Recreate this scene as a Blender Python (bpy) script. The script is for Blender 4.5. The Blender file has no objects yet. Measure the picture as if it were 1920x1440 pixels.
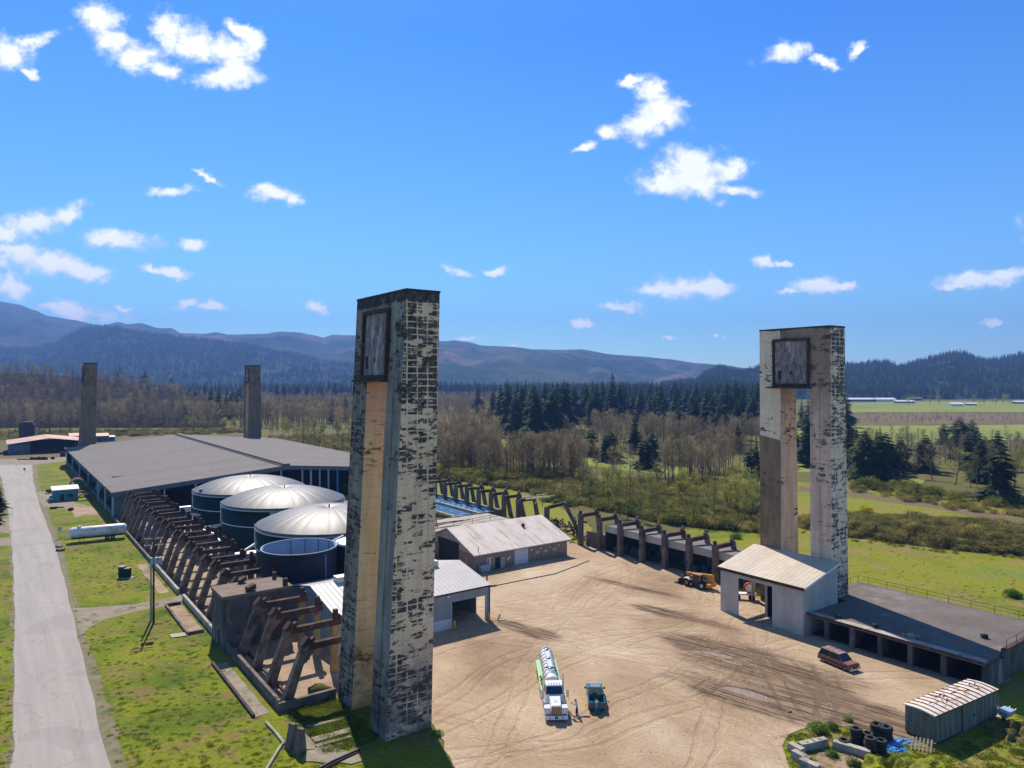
import bpy, math, random
from mathutils import Vector, Matrix
R=math.radians
# ---------------------------------------------------------------- camera, world, sun, exposure
scene=bpy.context.scene
COL=scene.collection
FPX=1331.0; HZ=717.0; CH=36.0            # focal length in photo pixels, horizon row, drone height in metres
cam_d=bpy.data.cameras.new('camera'); cam=bpy.data.objects.new('camera',cam_d); COL.objects.link(cam)
cam.location=(0,0,CH); cam.rotation_euler=(R(90),0,0)
cam_d.sensor_width=36; cam_d.lens=36*FPX/1920; cam_d.shift_y=-3/1920
cam_d.clip_start=.5; cam_d.clip_end=30000
scene.camera=cam
SUN_EL=47.0; SUN_DIR=Vector((-.33*math.cos(R(SUN_EL)),.944*math.cos(R(SUN_EL)),math.sin(R(SUN_EL)))).normalized()
sl=bpy.data.lights.new('sun','SUN'); sl.energy=5.0; sl.angle=R(.5); sl.color=(1,.91,.78)
so=bpy.data.objects.new('sun',sl); COL.objects.link(so); so.location=(0,0,200)
so.rotation_euler=SUN_DIR.to_track_quat('Z','Y').to_euler()
scene.view_settings.view_transform='Standard'; scene.view_settings.look='None'
scene.view_settings.gamma=1; scene.view_settings.exposure=0.6
scene.cycles.volume_bounces=0
scene.cycles.max_bounces=6

class NT:
    """thin helper round a node tree"""
    def __init__(s,t): s.t=t; s.x=0
    def new(s,k,**kw):
        n=s.t.nodes.new(k); s.x+=30; n.location=(s.x,0)
        for a,b in kw.items(): setattr(n,a,b)
        return n
    def set(s,sock,v):
        if isinstance(v,bpy.types.NodeSocket): s.t.links.new(v,sock)
        elif v is not None:
            if sock.type=='RGBA' and hasattr(v,'__len__') and len(v)==3: v=(*v,1)
            sock.default_value=v
    def m(s,op,a,b=None,c=None,clamp=False):
        n=s.new('ShaderNodeMath',operation=op,use_clamp=clamp)
        s.set(n.inputs[0],a); s.set(n.inputs[1],b); 
        if c is not None: s.set(n.inputs[2],c)
        return n.outputs[0]
    def v(s,op,a,b=None):
        n=s.new('ShaderNodeVectorMath',operation=op); s.set(n.inputs[0],a)
        if b is not None: s.set(n.inputs[1],b)
        return n.outputs['Value' if op in('LENGTH','DOT_PRODUCT','DISTANCE') else 'Vector']
    def noise(s,vec,scale,detail=4,rough=.55,dist=0):
        n=s.new('ShaderNodeTexNoise'); s.set(n.inputs['Vector'],vec); n.inputs['Scale'].default_value=scale
        n.inputs['Detail'].default_value=detail; n.inputs['Roughness'].default_value=rough; n.inputs['Distortion'].default_value=dist
        return n.outputs[0]
    def step(s,x,a,b):
        n=s.new('ShaderNodeMapRange',interpolation_type='SMOOTHSTEP'); s.set(n.inputs[0],x)
        n.inputs[1].default_value=a; n.inputs[2].default_value=b; return n.outputs[0]
    def mix(s,f,a,b,mode='MIX'):
        n=s.new('ShaderNodeMix',data_type='RGBA',blend_type=mode); s.set(n.inputs['Factor'],f)
        s.set(n.inputs['A'],a) if False else s.set(n.inputs[6],a); s.set(n.inputs[7],b); return n.outputs[2]
    def ramp(s,f,pts):
        n=s.new('ShaderNodeValToRGB'); s.set(n.inputs[0],f); e=n.color_ramp.elements
        while len(e)<len(pts): e.new(.5)
        for q,(p,c) in zip(e,pts): q.position=p; q.color=(*c,1)
        return n.outputs[0]
    def sep(s,vec):
        n=s.new('ShaderNodeSeparateXYZ'); s.set(n.inputs[0],vec); return n.outputs
    def comb(s,x,y,z):
        n=s.new('ShaderNodeCombineXYZ'); s.set(n.inputs[0],x); s.set(n.inputs[1],y); s.set(n.inputs[2],z); return n.outputs[0]
    def pos(s): return s.new('ShaderNodeNewGeometry').outputs['Position']
    def obj(s): return s.new('ShaderNodeTexCoord').outputs['Object']

world=bpy.data.worlds.new('World'); scene.world=world; world.use_nodes=True
def build_world():
    t=world.node_tree; t.nodes.clear(); n=NT(t)
    sky=n.new('ShaderNodeTexSky',sky_type='NISHITA'); sky.sun_disc=False
    sky.sun_elevation=R(SUN_EL); sky.sun_rotation=math.atan2(SUN_DIR.x,SUN_DIR.y)
    sky.altitude=0; sky.air_density=1.0; sky.dust_density=.15; sky.ozone_density=2.5
    d=n.new('ShaderNodeTexCoord').outputs['Generated']
    x,y,z=n.sep(d)
    # deepen the blue with height; nearly untinted above the view to brighten shaded faces
    col=n.mix(1,sky.outputs[0],n.ramp(n.m('MULTIPLY_ADD',z,.95,.02),[(0,(.84,1.08,1.16)),(.10,(.58,.98,1.22)),(.24,(.42,.87,1.26)),(.44,(.25,.71,1.36)),(.95,(.97,1,1.03))]),'MULTIPLY')
    ys=n.m('MAXIMUM',y,.05)
    u=n.m('MULTIPLY_ADD',n.m('DIVIDE',x,ys),13.31,9.6); v=n.m('MULTIPLY_ADD',n.m('DIVIDE',z,ys),-13.31,7.17)
    p=n.comb(u,v,0)
    w1=n.new('ShaderNodeTexNoise'); n.set(w1.inputs['Vector'],p); w1.inputs['Scale'].default_value=1.6; w1.inputs['Detail'].default_value=5
    pw=n.v('ADD',p,n.v('MULTIPLY',n.v('SUBTRACT',w1.outputs['Color'],(.5,.5,.5)),(.5,.34,0)))
    CL=[(185,35,50,26,.2),(212,75,42,34,.8),(255,108,70,30,.45),(318,58,32,40,-.3),(365,78,60,34,.3),(420,100,50,30,.2),(470,90,30,28,0),(425,145,62,24,-.1),(455,62,40,14,.6),(300,135,60,16,.2),
     (20,100,40,30,.9),(55,75,45,14,-.3),(55,140,25,10,.5),(60,418,75,26,-.1),(120,405,50,18,-.3),(10,440,40,18,0),(228,452,68,22,.05),(360,458,28,15,.1),(85,495,100,26,.12),(150,508,60,20,.15),(20,470,50,20,0),(20,535,42,22,.2),(150,585,78,19,.15),(110,575,50,12,0),
     (325,358,45,9,-.1),(392,336,26,7,.45),(515,362,45,16,.1),(550,376,20,13,.5),(305,508,45,9,.1),(345,570,28,10,-.1),(398,576,36,7,0),(588,577,23,12,.3),(230,577,20,6,0),(860,512,26,10,.2),(932,512,26,8,-.1),
     (1190,152,35,12,-.3),(1222,175,30,26,.7),(1245,208,52,32,.3),(1205,235,50,30,-.4),(1140,252,26,16,0),(1100,275,30,8,-.4),(1300,332,95,42,.0),(1285,305,60,30,-.1),(1372,320,30,26,0),(1250,345,48,26,0),(1385,360,45,12,.1),
     (1470,100,50,20,-.15),(1550,120,25,10,.2),(1605,95,22,12,-.8),(1288,542,90,20,0),(1345,535,34,16,.3),(1220,545,30,10,0),(1165,577,44,10,.05),(1095,607,32,9,.05),(1428,486,26,11,0),(1470,492,20,7,0),(1528,533,42,17,0),(1480,543,24,8,0),(1580,540,36,9,0),(1840,525,88,15,-.05),(1890,512,50,12,-.05),(1858,605,28,8,0),(1785,540,40,8,0),(967,647,18,6,0),(875,633,18,5,0),(1345,634,14,5,0),(1255,632,14,4,0),(-120,470,120,60,0),(2050,420,120,40,0),(2200,200,150,50,0),(-300,150,160,60,0)]
    w2=n.new('ShaderNodeTexNoise'); n.set(w2.inputs['Vector'],p); w2.inputs['Scale'].default_value=7; w2.inputs['Detail'].default_value=4
    pw=n.v('ADD',pw,n.v('MULTIPLY',n.v('SUBTRACT',w2.outputs['Color'],(.5,.5,.5)),(.28,.16,0)))
    acc=None
    for cx,cy,rx,ry,a in CL:
        q=n.v('SUBTRACT',pw,(cx/100,cy/100,0))
        ca,sa=math.cos(a),math.sin(a)
        e=n.new('ShaderNodeCombineXYZ')
        n.set(e.inputs[0],n.v('DOT_PRODUCT',q,(ca*100/rx,sa*100/rx,0))); n.set(e.inputs[1],n.v('DOT_PRODUCT',q,(-sa*100/ry,ca*100/ry,0)))
        L=n.v('LENGTH',e.outputs[0])
        acc=L if acc is None else n.m('SMOOTH_MIN',acc,L,.25)
    f1=n.noise(n.v('MULTIPLY',p,(1,1.3,1)),1.9,10,.62,.25); f2=n.noise(p,.9,3,.5)
    dens=n.m('ADD',n.m('SUBTRACT',1.34,acc),n.m('MULTIPLY_ADD',f1,2.3,-1.22))
    al=n.m('MULTIPLY',n.step(dens,-.04,.95),n.step(y,.02,.2))
    al=n.m('MULTIPLY',al,n.m('MULTIPLY_ADD',f2,.5,.72),clamp=True)
    body=n.mix(n.step(n.m('MULTIPLY_ADD',f1,.8,n.m('MULTIPLY',dens,.5)),.3,.95),(6.4,7.1,8.3),(10.2,10.3,10.4))
    body=n.mix(1,body,n.ramp(z,[(0,(1.22,1.2,1.2)),(.22,(1,1,1))]),'MULTIPLY')
    out=n.mix(al,col,body)
    bg=n.new('ShaderNodeBackground'); n.set(bg.inputs[0],out); bg.inputs[1].default_value=.088
    o=n.new('ShaderNodeOutputWorld'); t.links.new(bg.outputs[0],o.inputs[0])
build_world()

# ---------------------------------------------------------------- frame of the old hangar: axis A runs away along it, axis B across it
AX=Vector((-.589,.808,0)); BX=Vector((.808,.589,0)); ORG=Vector((-12.66,71.09,0)); ROT=math.atan2(.589,.808)
def W(a,b,z=0): return ORG+AX*a+BX*b+Vector((0,0,z))
def P(px,py,z=0):
    d=(CH-z)*FPX/(py-HZ); return Vector(((px-960)*d/FPX,d,z))
def AB(v):
    q=v-ORG; return q.dot(AX),q.dot(BX)

# ---------------------------------------------------------------- mesh builder and tagging
class MB:
    def __init__(s): s.v=[]; s.f=[]; s.m=[]; s.sm=[]; s.ch=[]
    def add(s,vs,fs,mi=0,smooth=False):
        o=len(s.v); s.ch.append((o,len(s.f))); s.v+= [tuple(q) for q in vs]
        for f in fs: s.f.append(tuple(i+o for i in f)); s.m.append(mi); s.sm.append(smooth)
        return s
    def box(s,x0,x1,y0,y1,z0,z1,mi=0,tf=None):
        vs=[(x,y,z) for z in(z0,z1) for x,y in((x0,y0),(x1,y0),(x1,y1),(x0,y1))]
        if tf: vs=[tf(Vector(q)) for q in vs]
        return s.add(vs,[(3,2,1,0),(4,5,6,7),(0,1,5,4),(1,2,6,5),(2,3,7,6),(3,0,4,7)],mi)
    def hexa(s,bot,top,mis=(0,)*6):
        o=len(s.v); s.ch.append((o,len(s.f))); s.v+=[tuple(q) for q in bot]+[tuple(q) for q in top]
        for k,f in enumerate([(3,2,1,0),(4,5,6,7),(0,1,5,4),(1,2,6,5),(2,3,7,6),(3,0,4,7)]):
            s.f.append(tuple(i+o for i in f)); s.m.append(mis[k]); s.sm.append(False)
        return s
    def prism(s,poly,z0,z1,mi=0,smi=None):
        n=len(poly); vs=[(x,y,z0) for x,y in poly]+[(x,y,z1) for x,y in poly]
        s.add(vs,[tuple(range(n-1,-1,-1)),tuple(range(n,2*n))],mi)
        s.add(vs,[(i,(i+1)%n,n+(i+1)%n,n+i) for i in range(n)],mi if smi is None else smi); return s
    def extr(s,poly,axis,c0,c1,mi=0):
        """poly in the two other axes, extruded along axis 0=x or 1=y"""
        n=len(poly)
        mk=(lambda p,c:(c,p[0],p[1])) if axis==0 else (lambda p,c:(p[0],c,p[1]))
        vs=[mk(p,c0) for p in poly]+[mk(p,c1) for p in poly]
        fs=[tuple(range(n)),tuple(range(2*n-1,n-1,-1))]+[(i,n+i,n+(i+1)%n,(i+1)%n) for i in range(n)]
        return s.add(vs,fs,mi)
    def tube(s,p0,p1,r0,r1=None,n=8,mi=0,cap=True,smooth=True):
        r1=r0 if r1 is None else r1; p0=Vector(p0); p1=Vector(p1); d=(p1-p0)
        if d.length<1e-6: return s
        d.normalize(); u=d.orthogonal().normalized(); w=d.cross(u)
        vs=[p+ (u*math.cos(2*math.pi*i/n)+w*math.sin(2*math.pi*i/n))*r for p,r in((p0,r0),(p1,r1)) for i in range(n)]
        s.add(vs,[(i,(i+1)%n,n+(i+1)%n,n+i) for i in range(n)],mi,smooth)
        if cap: s.add(vs,[tuple(range(n-1,-1,-1)),tuple(range(n,2*n))],mi)
        return s
    def beam(s,p0,p1,w,h,mi=0):
        p0=Vector(p0);p1=Vector(p1);d=(p1-p0).normalized(); u=d.cross(Vector((0,0,1)))
        u=Vector((1,0,0)) if u.length<.02 else u.normalized(); k=u.cross(d)
        c=[(-w/2,-h/2),(w/2,-h/2),(w/2,h/2),(-w/2,h/2)]
        vs=[p+u*a+k*b for p in(p0,p1) for a,b in c]
        return s.add(vs,[(3,2,1,0),(4,5,6,7),(0,1,5,4),(1,2,6,5),(2,3,7,6),(3,0,4,7)],mi)
    def lathe(s,prof,n=32,mi=0,c=(0,0,0),axis='z',smooth=True,wob=None):
        vs=[]
        for k,(r,z) in enumerate(prof):
            for i in range(n):
                a=2*math.pi*i/n; rr,zz=(r,z) if wob is None else wob(r,z,a)
                q=(rr*math.cos(a),rr*math.sin(a),zz)
                if axis=='x': q=(q[2],q[0],q[1])
                if axis=='y': q=(q[0],q[2],q[1])
                vs.append((q[0]+c[0],q[1]+c[1],q[2]+c[2]))
        fs=[(k*n+i,k*n+(i+1)%n,(k+1)*n+(i+1)%n,(k+1)*n+i) for k in range(len(prof)-1) for i in range(n)]
        return s.add(vs,fs,mi,smooth)
    def parts(s,name,mats,parent=None):
        """every added piece becomes a part of its own"""
        ends=s.ch[1:]+[(len(s.v),len(s.f))]; out=[]
        for (v0,f0),(v1,f1) in zip(s.ch,ends):
            q=MB(); q.v=s.v[v0:v1]; q.f=[tuple(i-v0 for i in f) for f in s.f[f0:f1]]; q.m=s.m[f0:f1]; q.sm=s.sm[f0:f1]; out.append(q.build(name,mats,parent))
        return out
    def build(s,name,mats,parent=None,**kw):
        me=bpy.data.meshes.new(name); me.from_pydata(s.v,[],s.f)
        if not isinstance(mats,(list,tuple)): mats=[mats]
        for m in mats: me.materials.append(m)
        if len(mats)>1: me.polygons.foreach_set('material_index',s.m)
        me.polygons.foreach_set('use_smooth',s.sm); me.update()
        o=bpy.data.objects.new(name,me); COL.objects.link(o)
        if parent is not None: o.parent=parent
        for k,q in kw.items(): o[k]=q
        return o
def thing(name,label,cat,loc=(0,0,0),rz=0,group=None):
    o=bpy.data.objects.new(name,None); COL.objects.link(o); o.location=loc; o.rotation_euler=(0,0,rz)
    o.empty_display_size=.5; tag(o,label,cat,group); return o
def tag(o,label=None,cat=None,group=None,kind=None):
    if label: o['label']=label
    if cat: o['category']=cat
    if group: o['group']=group
    if kind: o['kind']=kind
    return o
def copy_tree(o,parent=None,top=True):
    c=o.copy(); COL.objects.link(c)
    if parent is not None: c.parent=parent
    for ch in list(o.children): copy_tree(ch,c,False)
    return c
ORD=['first','second','third','fourth','fifth','sixth','seventh','eighth','ninth','tenth','eleventh','twelfth','thirteenth','fourteenth','fifteenth','sixteenth','seventeenth','eighteenth','nineteenth','twentieth','twenty-first','twenty-second','twenty-third','twenty-fourth']

# ---------------------------------------------------------------- materials
def new_mat(name):
    m=bpy.data.materials.new(name); m.use_nodes=True; t=m.node_tree; t.nodes.clear(); n=NT(t)
    b=n.new('ShaderNodeBsdfPrincipled'); o=n.new('ShaderNodeOutputMaterial'); t.links.new(b.outputs[0],o.inputs[0])
    return m,n,b
def bump(n,b,h,strength=.4,dist=.1):
    k=n.new('ShaderNodeBump'); k.inputs['Strength'].default_value=strength; k.inputs['Distance'].default_value=dist
    n.set(k.inputs['Height'],h); n.set(b.inputs['Normal'],k.outputs[0])
def M(name,c1,c2=None,scale=1.5,rough=.85,metal=0,bmp=.3,bd=.05,c3=None,s2=None,coord='pos',spec=.3,stretch=None):
    m,n,b=new_mat(name); p=n.pos() if coord=='pos' else n.obj()
    if stretch: p=n.v('MULTIPLY',p,stretch)
    c2=c2 or tuple(x*.75 for x in c1)
    f=n.step(n.noise(p,scale,6,.65),.32,.68); c=n.mix(f,c1,c2)
    f2=n.noise(p,(s2 or scale*7),4,.6)
    if c3: c=n.mix(n.step(n.noise(n.v('ADD',p,(31,7,5)),scale*.55,7,.7),.52,.66),c,c3)
    c=n.mix(1,c,n.ramp(f2,[(.25,(.78,.78,.78)),(.75,(1.15,1.15,1.15))]),'MULTIPLY')
    n.set(b.inputs['Base Color'],c); b.inputs['Roughness'].default_value=rough; b.inputs['Metallic'].default_value=metal
    b.inputs['Specular IOR Level'].default_value=spec
    if bmp: bump(n,b,f2,bmp,bd)
    return m
def Flat(name,c,rough=.6,metal=0,spec=.4): return M(name,c,tuple(x*.86 for x in c),2.5,rough,metal,.08,.02,spec=spec)
def ribbed(name,c1,c2,pitch,ax='x',rough=.5,metal=0,rust=None,rust_amt=(.6,.75),streak=None):
    """profiled sheet metal: ribs along one local axis"""
    m,n,b=new_mat(name); p=n.obj(); xyz=n.sep(p); x=xyz[{'x':0,'y':1,'z':2}[ax]]
    w=n.m('SINE',n.m('MULTIPLY',x,2*math.pi/pitch)); w1=n.step(w,.2,.95)
    nz=n.noise(p,.5,6,.65); c=n.mix(n.step(nz,.35,.65),c1,c2)
    c=n.mix(n.m('MULTIPLY',w1,.15),c,tuple(q*.6 for q in c1))
    sheet=n.new('ShaderNodeTexWhiteNoise',noise_dimensions='1D'); n.set(sheet.inputs['W'],n.m('FLOOR',n.m('DIVIDE',x,pitch*3)))
    c=n.mix(1,c,n.ramp(sheet.outputs[0],[(0,(.93,.93,.93)),(1,(1.05,1.05,1.05))]),'MULTIPLY')
    if rust:
        st={'x':(1.4,.12,.3),'y':(.12,1.4,.3),'z':(.3,.3,1)}[ax]
        r=n.noise(n.v('MULTIPLY',p,st),.8,7,.68); c=n.mix(n.step(r,*rust_amt),c,rust)
    n.set(b.inputs['Base Color'],c); b.inputs['Roughness'].default_value=rough; b.inputs['Metallic'].default_value=metal; b.inputs['Specular IOR Level'].default_value=.15
    bump(n,b,w,.3,.025); return m

MT={}
def mats():
    # ground family -------------------------------------------------
    def grassy(name,cs,dry,dry_amt,sc=.09,bd=.25,dark=(.03,.045,.015)):
        m,n,b=new_mat(name); p=n.pos()
        a=n.noise(p,sc,8,.70,.6); c=n.ramp(a,[(.33,cs[0]),(.45,cs[1]),(.54,cs[2]),(.66,cs[3])])
        c=n.mix(n.m('MULTIPLY',n.step(n.noise(n.v('ADD',p,(9,3,0)),sc*2.3,7,.7,1),dry_amt[0],dry_amt[1]),.8),c,dry)
        g=n.noise(p,2.2,8,.72); c=n.mix(1,c,n.ramp(g,[(.3,(.55,.55,.5)),(.7,(1.35,1.35,1.3))]),'MULTIPLY')
        c=n.mix(n.m('MULTIPLY',n.step(n.noise(p,.5,8,.8,.5),.60,.76),.4),c,dark)
        n.set(b.inputs['Base Color'],c); b.inputs['Roughness'].default_value=.95; b.inputs['Specular IOR Level'].default_value=.1
        bump(n,b,n.m('ADD',g,n.noise(p,.7,4)),.8,bd); return m
    MT['lawn']=grassy('lawn_grass',[(.060,.098,.008),(.115,.155,.009),(.17,.20,.010),(.22,.21,.022)],(.20,.145,.055),(.48,.60))
    MT['meadow']=grassy('meadow_grass',[(.09,.13,.016),(.165,.19,.014),(.22,.215,.018),(.12,.20,.035)],(.25,.18,.08),(.48,.64),.035)
    MT['rough']=grassy('rough_ground',[(.085,.070,.026),(.12,.105,.036),(.12,.125,.03),(.11,.08,.045)],(.17,.13,.07),(.5,.7),.02)
    MT['pasture']=grassy('pasture_grass',[(.16,.20,.04),(.19,.22,.045),(.21,.24,.05),(.23,.23,.06)],(.2,.24,.08),(.6,.8),.008,.05)
    MT['stubble']=grassy('stubble_field',[(.12,.085,.05),(.14,.10,.06),(.16,.12,.07),(.13,.12,.05)],(.2,.15,.09),(.5,.7),.01,.05)
    # dirt yard with tyre tracks, mud and puddles
    m,n,b=new_mat('yard_dirt'); p=n.pos(); q=n.obj()
    a=n.noise(p,.06,7,.6,.5); c=n.ramp(a,[(.3,(.24,.160,.092)),(.42,(.36,.252,.153)),(.54,(.43,.318,.205)),(.68,(.52,.415,.295))])
    wv0=n.new('ShaderNodeTexNoise'); n.set(wv0.inputs['Vector'],p); wv0.inputs['Scale'].default_value=.07; wv0.inputs['Detail'].default_value=3
    pw_=n.v('ADD',p,n.v('MULTIPLY',n.v('SUBTRACT',wv0.outputs['Color'],(.5,.5,.5)),(22,22,0)))
    def curved(cx,cy,freq,seed):
        d=n.v('SUBTRACT',pw_,(cx,cy,0)); rr=n.v('LENGTH',d)
        xx,yy,_=n.sep(d); an=n.m('ARCTAN2',yy,xx)
        return n.noise(n.comb(n.m('MULTIPLY',rr,freq),n.m('MULTIPLY',an,9),seed),1,7,.72)
    t1=curved(60,180,1.1,1); t2=curved(-30,20,1.3,4); t3=curved(20,-60,.9,7)
    c=n.mix(n.m('MULTIPLY',n.step(t1,.52,.70),.55),c,(.24,.165,.10))
    c=n.mix(n.m('MULTIPLY',n.step(t2,.54,.70),.5),c,(.26,.175,.105))
    c=n.mix(n.m('MULTIPLY',n.step(t3,.55,.75),.4),c,(.62,.50,.38))
    ra=random.Random(11); wob_=n.v('ADD',p,n.v('MULTIPLY',n.v('SUBTRACT',wv0.outputs['Color'],(.5,.5,.5)),(5,5,0))); brk=n.noise(p,.35,5,.7)
    def ruts(cnt,w,cx0,cy0,spread,rmin,rmax):
        acc=None
        for i in range(cnt):
            Rr=ra.uniform(rmin,rmax); an=ra.uniform(0,6.28); tx,ty=cx0+ra.gauss(0,spread),cy0+ra.gauss(0,spread)
            cx,cy=tx+math.cos(an)*Rr,ty+math.sin(an)*Rr
            L=n.m('ABSOLUTE',n.m('SUBTRACT',n.v('DISTANCE',wob_,(cx,cy,0)),Rr)); L=n.m('ABSOLUTE',n.m('SUBTRACT',L,.95))
            acc=L if acc is None else n.m('MINIMUM',acc,L)
        return n.m('SUBTRACT',1,n.step(acc,w*.35,w))
    ar=ruts(22,.42,14,105,16,25,140); am=ruts(9,.4,32,92,7,20,120)
    c=n.mix(n.m('MULTIPLY',n.m('MULTIPLY',ar,n.step(brk,.42,.62)),.17),c,(.20,.13,.07))
    fine=n.noise(p,3,8,.7); c=n.mix(1,c,n.ramp(fine,[(.3,(.8,.79,.78)),(.7,(1.14,1.14,1.14))]),'MULTIPLY')
    # churned mud area in front of the bays, in the hangar's own frame
    wv=n.noise(p,.12,5,.6)
    def blob(x,y,rx,ry,ang,soft=.5):
        d=n.v('SUBTRACT',p,(x,y,0)); ca,sa=math.cos(ang),math.sin(ang)
        e=n.comb(n.v('DOT_PRODUCT',d,(ca/rx,sa/rx,0)),n.v('DOT_PRODUCT',d,(-sa/ry,ca/ry,0)),0)
        L=n.m('ADD',n.v('LENGTH',e),n.m('MULTIPLY_ADD',wv,1.3,-.65)); return n.m('SUBTRACT',1,n.step(L,1-soft,1.05))
    G=lambda px,py:P(px,py)
    mud=None
    for px,py,rx,ry in((1440,1255,14,7),(1330,1215,10,4),(1530,1320,12,6),(1620,1345,10,5),(1400,1310,12,4),(1250,1150,9,2),(1290,1160,11,2.2),(1180,1100,10,1.5),(980,1180,9,2.5)):
        g=G(px,py); bb=blob(g.x,g.y,rx,ry,R(-42)); mud=bb if mud is None else n.m('MAXIMUM',mud,bb)
    ang=R(-40); dd=(math.cos(ang),math.sin(ang))
    tr=n.noise(n.comb(n.m('MULTIPLY',n.v('DOT_PRODUCT',p,(dd[0],dd[1],0)),.12),n.m('MULTIPLY',n.v('DOT_PRODUCT',p,(-dd[1],dd[0],0)),2.2),0),1,7,.7,.4)
    tm=n.m('MULTIPLY',mud,n.m('MAXIMUM',n.step(tr,.44,.58),n.m('MULTIPLY',am,.5)))
    c=n.mix(n.m('MULTIPLY',mud,.72),c,(.215,.138,.075)); c=n.mix(n.m('MULTIPLY',tm,.95),c,(.055,.033,.02))
    pud=None
    for px,py,rx,ry in((1392,1298,3.0,.8),(1345,1228,2.6,.7),(1372,1243,1.8,.5),(1420,1310,1.5,.4)):
        g=G(px,py); bb=blob(g.x,g.y,rx,ry,R(-35),.35); pud=bb if pud is None else n.m('MAXIMUM',pud,bb)
    pud=n.step(pud,.3,.7)
    c=n.mix(pud,c,n.mix(n.step(fine,.4,.6),(.30,.235,.165),(.20,.15,.10)))
    n.set(b.inputs['Base Color'],c); n.set(b.inputs['Roughness'],n.m('MULTIPLY_ADD',pud,-.55,.92)); b.inputs['Specular IOR Level'].default_value=.3
    bump(n,b,n.m('MULTIPLY',n.m('ADD',n.m('ADD',fine,tr),n.m('SUBTRACT',n.m('ADD',t1,t2),n.m('MULTIPLY',n.m('MAXIMUM',ar,n.m('MULTIPLY',am,mud)),.6))),n.m('SUBTRACT',1,pud)),.7,.18); MT['dirt']=m
    MT['slab']=M('hangar_floor_concrete',(.37,.26,.16),(.24,.165,.10),.25,.9,bmp=.3,c3=(.13,.10,.075),s2=3)
    MT['strip']=M('old_concrete_strip',(.30,.25,.19),(.20,.17,.12),.6,.95,c3=(.10,.12,.04),s2=5)
    # road
    m,n,b=new_mat('worn_asphalt'); p=n.pos(); ab=n.comb(n.m('MULTIPLY',n.v('DOT_PRODUCT',p,tuple(AX)),.05),n.v('DOT_PRODUCT',p,tuple(BX)),0)
    c=n.ramp(n.noise(ab,.8,6,.6),[(.3,(.25,.222,.198)),(.5,(.285,.255,.228)),(.7,(.32,.285,.255))])
    c=n.mix(1,c,n.ramp(n.noise(p,4,8,.8),[(.3,(.85,.85,.85)),(.7,(1.12,1.12,1.12))]),'MULTIPLY')
    vo=n.new('ShaderNodeTexVoronoi',feature='DISTANCE_TO_EDGE'); n.set(vo.inputs['Vector'],n.v('ADD',p,n.v('MULTIPLY',n.noise(p,.4,4),(3,3,3)))); vo.inputs['Scale'].default_value=.12
    c=n.mix(n.m('MULTIPLY',n.m('SUBTRACT',1,n.step(vo.outputs[0],.0,.013)),.5),c,(.16,.14,.12))
    pt=n.step(n.noise(p,.09,3,.5),.58,.6); c=n.mix(n.m('MULTIPLY',pt,.22),c,(.16,.14,.13))
    n.set(b.inputs['Base Color'],c); b.inputs['Roughness'].default_value=.9; bump(n,b,n.noise(p,9,4),.2,.02); MT['road']=m
    MT['gravel']=M('gravel_track',(.27,.22,.16),(.20,.16,.11),.5,.95,c3=(.14,.13,.05),s2=6)
    MT['shoulder']=M('bare_shoulder',(.20,.16,.10),(.13,.12,.05),.7,.95,s2=5,c3=(.07,.10,.02))
    # water
    m,n,b=new_mat('pond_water'); b.inputs['Base Color'].default_value=(.10,.21,.36,1); b.inputs['Roughness'].default_value=.05  # blue base colour stands in for reflected sky
    b.inputs['Specular IOR Level'].default_value=.9; bump(n,b,n.noise(n.pos(),1.2,3),.03,.02); MT['water']=m
    # towers
    def tower(name,base,base2,dark,amount,grid=1.0,streak=.4,lower=None,top_dark=True,split=None,tint=None,tz=None,cracks=0):
        m,n,b=new_mat(name); q=n.obj(); x,y,z=n.sep(q); h=n.m('ADD',x,n.m('MULTIPLY',y,.93))
        wob=n.m('MULTIPLY_ADD',n.noise(q,.9,3),.22,-.11)
        gy=n.m('DIVIDE',n.m('ADD',z,wob),.66); gx=n.m('DIVIDE',n.m('ADD',h,wob),1.2)
        fr=lambda g,w: n.m('MULTIPLY',n.step(n.m('PINGPONG',g,.5),w*.4,w),1)
        cell=n.m('MAXIMUM',n.m('MULTIPLY',fr(gx,.09),fr(gy,.13)),n.step(n.noise(q,.55,4,.7),.47,.60))
        wn=n.new('ShaderNodeTexWhiteNoise',noise_dimensions='2D'); n.set(wn.inputs['Vector'],n.comb(n.m('ROUND',gx),n.m('ROUND',gy),0))
        uv=n.comb(h,z,n.m('MULTIPLY',y,.2))
        big=n.noise(n.v('MULTIPLY',uv,(.10,.22,1)),1,3,.5)
        med=n.noise(n.v('MULTIPLY',uv,(.55,1.3,1)),1.1,7,.68,.35)
        f=n.m('ADD',n.m('ADD',n.m('MULTIPLY',big,.85),n.m('MULTIPLY',med,1.1)),n.m('MULTIPLY',wn.outputs[0],.16))
        low=n.m('SUBTRACT',1,n.step(z,3,12)); f=n.m('MULTIPLY_ADD',low,.07,f); f=n.m('MULTIPLY_ADD',n.m('MULTIPLY',n.step(z,33,37),n.m('SUBTRACT',1,n.step(z,42,43))),.09,f)
        if top_dark: f=n.m('MULTIPLY_ADD',n.step(z,43.9,44.9),.45,f)
        lo=1.30-amount
        soft=n.step(f,lo,lo+.07)
        cc=n.m('MAXIMUM',cell,n.step(f,lo+.22,lo+.34)) if grid else 1.0
        mask=n.m('MULTIPLY',soft,cc)
        b1=n.noise(n.v('MULTIPLY',uv,(1.2,.25,1)),.8,6,.6); c=n.mix(n.step(b1,.35,.65),base,base2)
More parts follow.
